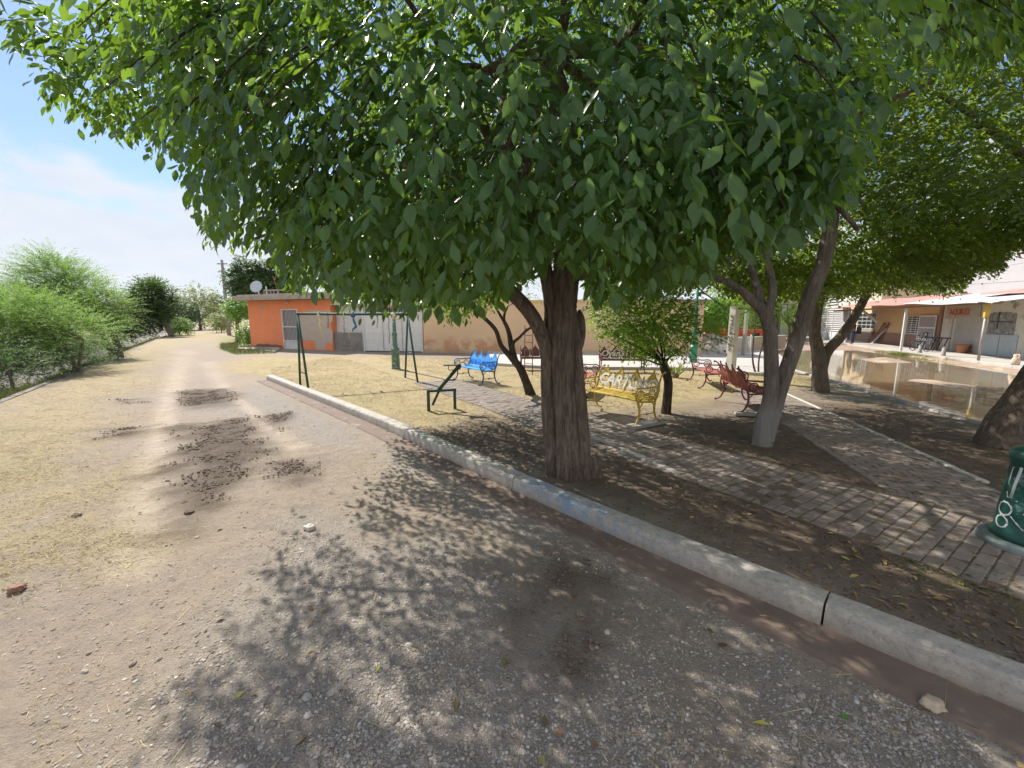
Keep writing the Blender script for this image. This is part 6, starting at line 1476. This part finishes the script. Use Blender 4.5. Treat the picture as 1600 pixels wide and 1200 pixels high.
m = MB(); m.box((0, 3, 1.6), (9, .2, 3.2)); m.box((-4.4, 1.5, 1.6), (.2, 3, 3.2)); m.box((4.4, 1.5, 1.6), (.2, 3, 3.2)); m.build('wall', pmat('carport_wall', (.16, .15, .14), None, 2, .9, 0), sh); m = MB(); m.box((0, 1.2, 3.3), (9.6, 4.6, .2)); m.build('roof', SLAB, sh)
fh = thing('grey_house', 'grey walled house far behind the forked whitewashed tree', 'house', AT(1222, 500, 46), R(-20)); fh.location.z = 0
m = MB(); m.box((0, 3, 2.0), (10, 6, 4.0)); m.build('wall', pmat('grey_render', (.42, .40, .38), (.34, .32, .31), .8, .9, .1), fh); m = MB(); m.box((0, 3, 4.1), (10.4, 6.4, .25)); m.build('roof', SLAB, fh)
m = MB(); m.box((-1.5, -.02, 1.5), (1.6, .06, 1.2)); m.build('window', GLASS, fh); m = MB(); m.box((2.0, -.02, 1.1), (1.0, .06, 2.1)); m.build('door', WHITE, fh)
lwl = thing('garden_wall', 'low tan garden wall beyond the street, behind the white post', 'wall', G(1160, 556)); b_ = G(1285, 546) - G(1160, 556)
m = MB(); m.beam(Vector((0, 1, .4)), Vector((b_.x * .75, b_.y * .75 + 2, .4)), .2, .8); m.build('wall', pmat('garden_wall_tan', (.45, .36, .28), None, 2, .9, .1), lwl); m = MB(); m.beam(Vector((0, 1, .83)), Vector((b_.x * .75, b_.y * .75 + 2, .83)), .26, .06); m.build('coping', CONC_L, lwl)
for k, (u, v, lb) in enumerate(((1161, 559, 'slim grey concrete post leaning behind the white square post'),)):
    p = G(u, v); o = thing('concrete_post', lb, 'post', p, .3); m = MB(); hq = AT(1168, 483, p.y).z; m.box((0, 0, hq / 2), (.14, .14, hq)); m.build('shaft', CONC, o, bevel=.01); m = MB(); m.box((0, 0, hq + .02), (.10, .10, .05)); m.build('top', CONC, o)
wire('power_line', 'dark cable crossing the lilac wall at right', PW + NW * 1.5 + DW * 10 + Vector((0, 0, 4.2)), PW + NW * 1.5 + DW * 27 + Vector((0, 0, 3.7)), .25, .012)
wire('power_line', 'upper thin cable crossing the lilac wall at right', PW + NW * 1.2 + DW * 10 + Vector((0, 0, 4.6)), PW + NW * 1.2 + DW * 27 + Vector((0, 0, 4.7)), .15, .008)
# ================================================================== loose stuff on the ground
EARTHZ = lambda x, y: zfun(x, y)
def put(x, y): return float(zfun(np.array([x]), np.array([y]))[0])
ICO_V, ICO_F = [], []
bm = bmesh.new(); bmesh.ops.create_icosphere(bm, subdivisions=1, radius=1); ICO_V = np.array([v.co[:] for v in bm.verts]); ICO_F = np.array([[v.index for v in f.verts] for f in bm.faces]); bm.free()
bm = bmesh.new(); bmesh.ops.create_icosphere(bm, subdivisions=2, radius=1); ICO2_V = np.array([v.co[:] for v in bm.verts]); ICO2_F = np.array([[v.index for v in f.verts] for f in bm.faces]); bm.free()
KP = [(k.x, k.y) for k in KERB]
def pick(n, umin, umax, vmin, vmax, fn, seed, power=1.0):
    """random ground points, denser close by, kept with probability fn(x, y)"""
    r_ = np.random.default_rng(seed); m = n * 4
    yy = 1.0 * np.exp(r_.random(m) ** power * math.log(vmax / 1.0)); xx = yy * (umin + (umax - umin) * r_.random(m)) 
    p = fn(xx, yy); k = r_.random(m) < p; return xx[k][:n], yy[k][:n]
def gravel_p(x, y):
    pk_ = poly_sd(x, y, POLY['park']); g = np.zeros_like(x)
    for k in ('gravelA', 'gravelB', 'gravelC'): g = np.maximum(g, sstep(-.35, .35, poly_sd(x, y, POLY[k]) + (fbm(x * .9, y * .9, 21) - .5) * .8))
    tr = np.maximum(sstep(-.1, .1, poly_sd(x, y, POLY['trackA'])), sstep(-.1, .1, poly_sd(x, y, POLY['trackB'])))
    can = (x - CAN0.x) * CN.x + (y - CAN0.y) * CN.y
    pat = sstep(.42, .62, fbm(x * 3.1, y * 3.1, 91, 3))
    return np.where(pk_ > -.30, 0, (.10 + .90 * g * (.25 + .75 * pat)) * (1 - .85 * tr)) * (can < -.2)
PEB = NT('pebble'); rr_ = PEB.attr('rnd'); pc = PEB.ramp(rr_, [(0., (.18, .155, .135)), (.25, (.28, .24, .205)), (.55, (.36, .32, .28)), (.80, (.35, .34, .33)), (.95, (.44, .42, .39)), (1., (.60, .57, .53))]); PEB.set(color=PEB.mix(PEB.ramp(PEB.noise(PEB.world(), 150, 4, .7), [(.4, 0.), (.7, .5)]), pc, (.27, .245, .215)), rough=.85, spec=.25); PEB = PEB.m
def pebbles(name, x, y, size, seed, V0=ICO_V, F0=ICO_F, sink=.25, lift=0.0):
    r_ = np.random.default_rng(seed); n = len(x); m = len(V0); a = r_.random(n) * 2 * PI
    sc = np.stack([size * (.75 + .6 * r_.random(n)), size * (.6 + .5 * r_.random(n)), size * (.38 + .35 * r_.random(n))], 1)
    V = V0[None] * (1 + .35 * (r_.random((n, m, 1)) - .5)) * sc[:, None]
    ca, sa = np.cos(a)[:, None], np.sin(a)[:, None]; vx = V[..., 0] * ca - V[..., 1] * sa; vy = V[..., 0] * sa + V[..., 1] * ca
    z0 = zfun(x, y) + sc[:, 2] * sink + lift
    V = np.stack([vx + x[:, None], vy + y[:, None], V[..., 2] + z0[:, None]], -1)
    me = mesh_np(name, V.reshape(-1, 3), [(F0[None] + (np.arange(n) * m)[:, None, None]).reshape(-1, 3)], {'rnd': np.repeat(r_.random(n) ** 1.0, m)}, False)
    return tag(link(name, me, None, PEB), 'loose grey and tan gravel scattered over the dirt road', 'gravel', kind='stuff')
x1, y1 = pick(56000, -1.35, 1.35, 0, 14, gravel_p, 1, 1.25)
sz = .0032 + .0078 * rng.random(len(x1)) ** 3.4
pebbles('gravel', x1, y1, sz, 5)
def bigp(x, y): return gravel_p(x, y) * .7 + .05 * (poly_sd(x, y, POLY['park']) < -.4)
x2, y2 = pick(1000, -1.4, 1.3, 0, 22, bigp, 2); o = pebbles('coarse_gravel', x2, y2, (.008 + .013 * rng.random(len(x2)) ** 4), 6, ICO2_V, ICO2_F); o['label'] = 'larger stones scattered among the road gravel'
# soil crumbs and debris inside the park and on the dark clods
def crumb_p(x, y):
    s = sstep(-.3, .3, poly_sd(x, y, POLY['wood_soil'])); c = np.zeros_like(x)
    for k in 'ABCDEFG': c = np.maximum(c, sstep(-.1, .1, poly_sd(x, y, POLY['clod' + k]) + (fbm(x * 3, y * 3, 31) - .5) * .5))
    d1 = np.abs((x - PATH1['a'].x) * _n1.x + (y - PATH1['a'].y) * _n1.y); on = (d1 < PATH1['w'] / 2) * .8
    return np.clip(s * .5 * (1 - on) * (poly_sd(x, y, POLY['park']) > .2) + c, 0, 1)
x3, y3 = pick(17000, -1.35, 1.6, 0, 12, crumb_p, 3); o = pebbles('soil_crumbs', x3, y3, .004 + .014 * rng.random(len(x3)) ** 3, 7); o['label'] = 'dark soil crumbs and clods on the earth under the trees and on the road patches'; o['category'] = 'soil'
o.data.materials.clear(); o.data.materials.append(pmat('soil_crumb', (.085, .062, .047), (.19, .145, .11), 60, .95, 0))

_xs, _ys = [], []
for k in 'ABCDEFG':
    pl = np.array([(p.x, p.y) for p in POLY['clod' + k]]); lo_, hi_ = pl.min(0) - .2, pl.max(0) + .2; ar = np.prod(hi_ - lo_); n = int(min(16000, ar * 2600)); xx = rng.uniform(lo_[0], hi_[0], n); yy = rng.uniform(lo_[1], hi_[1], n)
    kk = rng.random(n) < sstep(-.12, .35, poly_sd(xx, yy, POLY['clod' + k]) + (fbm(xx * 3, yy * 3, 31) - .5) * .8) * sstep(.36, .60, fbm(xx * 4, yy * 4, 33, 3)); _xs.append(xx[kk]); _ys.append(yy[kk])
x3, y3 = np.concatenate(_xs), np.concatenate(_ys); o2 = pebbles('dirt_clods', x3, y3, .005 + .014 * rng.random(len(x3)) ** 3, 8, sink=.3, lift=.021); o2['label'] = 'lumpy dark earth clods spilled on the middle of the dirt road'; o2['category'] = 'soil'
o2.data.materials.clear(); o2.data.materials.append(o.data.materials[0])
STRAWM = NT('dry_straw'); STRAWM.set(color=STRAWM.mix(STRAWM.attr('rnd'), (.36, .28, .13), (.60, .50, .27)), rough=.8, spec=.2); STRAWM = STRAWM.m
GRASSM = NT('green_blades'); GRASSM.set(color=GRASSM.mix(GRASSM.attr('rnd'), (.09, .15, .03), (.26, .27, .08)), rough=.7, spec=.2); GRASSM = GRASSM.m
def blades(name, x, y, L, w, stand, mat, label, cat, seed, lift=.003, extra=None):
    r_ = np.random.default_rng(seed); n = len(x); a = r_.random(n) * 2 * PI
    P = np.stack([x, y, zfun(x, y) + lift + (extra(x, y) if extra else 0)], 1)
    D = np.stack([np.cos(a), np.sin(a), stand * (.3 + 1.2 * r_.random(n))], 1); Nn = np.stack([-np.sin(a) * .4, np.cos(a) * .4, np.ones(n) * .6], 1) + r_.normal(0, .2, (n, 3))
    o = leaves(name, P, D, Nn, L * (.5 + r_.random(n)), np.full(n, w) * (.7 + .6 * r_.random(n)), r_.random(n), mat, None, 'blade'); return tag(o, label, cat, kind='stuff')
def verge_p(x, y):
    can = (x - CAN0.x) * CN.x + (y - CAN0.y) * CN.y
    return sstep(-.8, .6, poly_sd(x, y, POLY['verge']) + (fbm(x * .9, y * .9, 21) - .5) * 2) * (can < -.2) * (.35 + .65 * sstep(.4, .6, fbm(x * 2, y * 2, 45, 3)))
x, y = pick(26000, -1.6, -.3, 0, 26, verge_p, 11, .8); blades('dry_grass', x, y, .05, .0045, .35, STRAWM, 'flattened dry yellow grass on the verge between road and canal', 'grass', 12)
def lawn_p(x, y):
    g = np.maximum(sstep(-.3, .3, poly_sd(x, y, POLY['drygrass'])), .5 * sstep(-.3, .3, poly_sd(x, y, POLY['seesaw_grass'])))
    d1 = np.abs((x - PATH1['a'].x) * _n1.x + (y - PATH1['a'].y) * _n1.y)
    return g * (d1 > PATH1['w'] / 2 - .05) * (poly_sd(x, y, POLY['park']) > .2) * (.4 + .6 * sstep(.38, .6, fbm(x * 1.4, y * 1.4, 46, 3)))
r_ = np.random.default_rng(9); m_ = 160000; x = r_.uniform(-9, 13, m_); y = r_.uniform(5.5, 22, m_); k = r_.random(m_) < lawn_p(x, y); x, y = x[k][:46000], y[k][:46000]
blades('dry_lawn', x, y, .045, .006, .8, STRAWM, 'short dry yellow grass of the park lawn around the benches and swings', 'grass', 13)
def litter_p(x, y): 
    can = (x - CAN0.x) * CN.x + (y - CAN0.y) * CN.y
    return (.25 + .5 * sstep(.45, .65, fbm(x * 1.3, y * 1.3, 49, 3))) * (can < -.2)
x, y = pick(5200, -1.35, 1.35, 0, 14, litter_p, 14); blades('straw_litter', x, y, .055, .0024, .06, STRAWM, 'loose straw and dry stems strewn over the road dirt and soil', 'straw', 15, .006)
x, y = pick(260, -1.3, 1.2, 0, 8, litter_p, 24); o = blades('long_stems', x, y, .17, .0035, .10, STRAWM, 'long dry grass stems lying across the gravel', 'straw', 25, .008)
def strip_p(x, y): return sstep(-.25, .25, poly_sd(x, y, POLY['greenstrip']) + (fbm(x * 3, y * 3, 31) - .5) * .9)
x, y = pick(5200, .5, 1.9, 0, 6, strip_p, 16); blades('grass_tufts', x, y, .035, .0035, .9, GRASSM, 'sparse yellow-green grass growing along the near edge of the paver path', 'grass', 17)
x = r_.uniform(-22, -11, 30000); y = r_.uniform(20, 34, 30000); k = poly_sd(x, y, POLY['greenpatch']) > -.15; x, y = x[k][:9000], y[k][:9000]
blades('green_weeds', x, y, .22, .012, 1.4, GRASSM, 'green weeds beside the slab in front of the orange house', 'weeds', 18)
s_ = r_.uniform(-8, 40, 16000); of = r_.uniform(-.05, 1.3, 16000); px_ = CAN0.x + cd.x * s_ + CN.x * of; py_ = CAN0.y + cd.y * s_ + CN.y * of
kk = r_.random(16000) < sstep(.32, .5, fbm(px_ * .7, py_ * .7, 71, 3)) + .2; px_, py_, of = px_[kk], py_[kk], of[kk]
P = np.stack([px_, py_, np.where(of < .03, .05, -.02 - .57 * of)], 1); n = len(P); a = r_.random(n) * 2 * PI
tag(leaves('canal_weeds', P, np.stack([np.cos(a) * .6, np.sin(a) * .6, np.ones(n)], 1), np.stack([-np.sin(a), np.cos(a), np.zeros(n)], 1), .16 + .2 * r_.random(n), np.full(n, .02), r_.random(n), GRASSM, None, 'blade'), 'green weeds spilling over the canal lip on the left', 'weeds', kind='stuff')
# grass on the mud bank by the far pavement
x = []; y = []
for k in range(5200):
    s = r_.uniform(PL(1395, 560, PE, DW)[0], PL(1535, 570, PE, DW)[0]); p = PE + DW * s - NW * r_.uniform(.0, 1.0) ** 1.0; x.append(p.x); y.append(p.y)
x, y = np.array(x), np.array(y); k = r_.random(len(x)) < sstep(.42, .55, fbm(x * .9, y * .9, 73, 3)); x, y = x[k], y[k]
n = len(x); a = r_.random(n) * 2 * PI
tag(leaves('bank_grass', np.stack([x, y, np.full(n, -.06)], 1), np.stack([np.cos(a) * .5, np.sin(a) * .5, np.ones(n)], 1), np.stack([-np.sin(a), np.cos(a), np.zeros(n)], 1), .10 + .12 * r_.random(n), np.full(n, .012), r_.random(n), GRASSM, None, 'blade'), 'green grass on the mud bank at the far edge of the water', 'grass', kind='stuff')
# fallen leaves
LIT = NT('fallen_leaf'); LIT.set(color=LIT.ramp(LIT.attr('rnd'), [(0., (.12, .075, .04)), (.5, (.22, .14, .07)), (.8, (.34, .23, .10)), (.94, (.13, .19, .05)), (1., (.42, .36, .08))]), rough=.75); LIT = LIT.m
def fl_p(x, y): return np.where(poly_sd(x, y, POLY['park']) > .18, sstep(-.5, .5, poly_sd(x, y, POLY['wood_soil'])) * .9 + .05, .02)
x, y = pick(1600, -.9, 1.7, 0, 13, fl_p, 19); n = len(x); a = r_.random(n) * 2 * PI
tag(leaves('leaf_litter', np.stack([x, y, zfun(x, y) + .012], 1), np.stack([np.cos(a), np.sin(a), r_.normal(0, .15, n)], 1), np.stack([r_.normal(0, .3, n), r_.normal(0, .3, n), np.ones(n)], 1), .035 + .05 * r_.random(n), .018 + .02 * r_.random(n), r_.random(n), LIT, None, 'mid'), 'fallen brown leaves scattered on the soil under the trees', 'leaf litter', kind='stuff')
# a few single stones and leaves one can point at
def rock(label, u, v, r, seed, col=(.50, .40, .30)):
    p = G(u, v); rdx = random.Random(seed); m = MB(); m.smooth = True; bm = bmesh.new(); bmesh.ops.create_icosphere(bm, subdivisions=3, radius=r)
    for q in bm.verts:
        n_ = q.co.normalized(); k = 1 + .22 * math.sin(n_.x * 4 + seed) * math.cos(n_.y * 5 + seed * 2) + .10 * math.sin(n_.z * 9 + seed) + rdx.uniform(-.035, .035); q.co = Vector((q.co.x * k * 1.2, q.co.y * k, q.co.z * k * .7))
    me = bpy.data.meshes.new('stone'); bm.to_mesh(me); bm.free(); o = link('stone', me, None, pmat('stone_%d' % seed, col, tuple(c * .7 for c in col), 25, .9, .5, 60)); 
    for pl in me.polygons: pl.use_smooth = True
    o.location = (p.x, p.y, r * .38 + put(p.x, p.y)); return tag(o, label, 'stone', 'loose stones on the road')
rock('pale tan rock lying by the gutter at the lower right', 1457, 1106, .042, 1, (.56, .46, .34))
rock('reddish brown stone at the left edge of the road', 28, 924, .040, 2, (.30, .17, .12))
rock('dark clod in the middle of the road between the wheel tracks', 296, 804, .035, 3, (.12, .085, .065))
rock('flat white stone just inside the edge of the tree shadow', 484, 826, .040, 4, (.60, .58, .54))
rock('small grey stone on the left of the road', 120, 806, .03, 5, (.30, .25, .2))
def oneleaf(label, u, v, c, rz, L=.07):
    p = G(u, v); o = leaves('fallen_leaf', np.array([[0, 0, 0.]]), np.array([[math.cos(rz), math.sin(rz), .05]]), np.array([[0, .1, 1.]]), np.array([L]), np.array([L * .5]), np.array([.5]), pmat('leaf_%d' % u, c, None, 9, .5, 0), None, 'full'); o.location = (p.x, p.y, put(p.x, p.y) + .014); tag(o, label, 'leaf', 'single fallen leaves on the road')
oneleaf('dark green fallen leaf above the black dirt patch near the kerb', 881, 905, (.03, .13, .03), 2.6, .07)
oneleaf('small bright green fallen leaf on the gravel at lower right', 1316, 1124, (.07, .28, .03), .4, .045)
oneleaf('dull green fallen leaf by the gutter at the lower right edge', 1535, 1143, (.10, .2, .08), 2.4, .06)
oneleaf('dry orange-brown leaf at the bottom of the photo', 872, 1153, (.40, .17, .07), 1.2, .04)
oneleaf('brown curled leaf between gravel and gutter', 1120, 1010, (.13, .08, .05), .1, .07)
# agave clump behind the small bright tree
p = G(1055, 590); ag = thing('agave', 'pale green spiky agave behind the stem of the small bright tree', 'plant', p); r_ = np.random.default_rng(5); n = 26; a = r_.random(n) * 2 * PI
D = np.stack([np.cos(a) * .5, np.sin(a) * .5, .5 + r_.random(n)], 1); leaves('leaf_rosette', np.zeros((n, 3)), D, np.stack([-np.cos(a), -np.sin(a), np.ones(n) * .5], 1), .35 + .25 * r_.random(n), np.full(n, .06), r_.random(n), PALE, ag, 'mid')
m = MB(); m.smooth = True; m.lathe([(.10, 0), (.12, .08), (.06, .16)], 10); m.build('base', BROWNW, ag)

# ---- the air: very thin even haze
hz_ = MB(); hz_.box((0, 4300, 208.75), (21000, 9200, 422.5))
hm = bpy.data.materials.new('thin_haze'); hm.use_nodes = True; ht = hm.node_tree; ht.nodes.clear(); ho = ht.nodes.new('ShaderNodeOutputMaterial'); hv_ = ht.nodes.new('ShaderNodeVolumePrincipled')
hv_.inputs['Color'].default_value = (.86, .90, .96, 1); hv_.inputs['Density'].default_value = .00007; ht.links.new(hv_.outputs[0], ho.inputs['Volume'])
tag(hz_.build('haze', hm), kind='stuff')
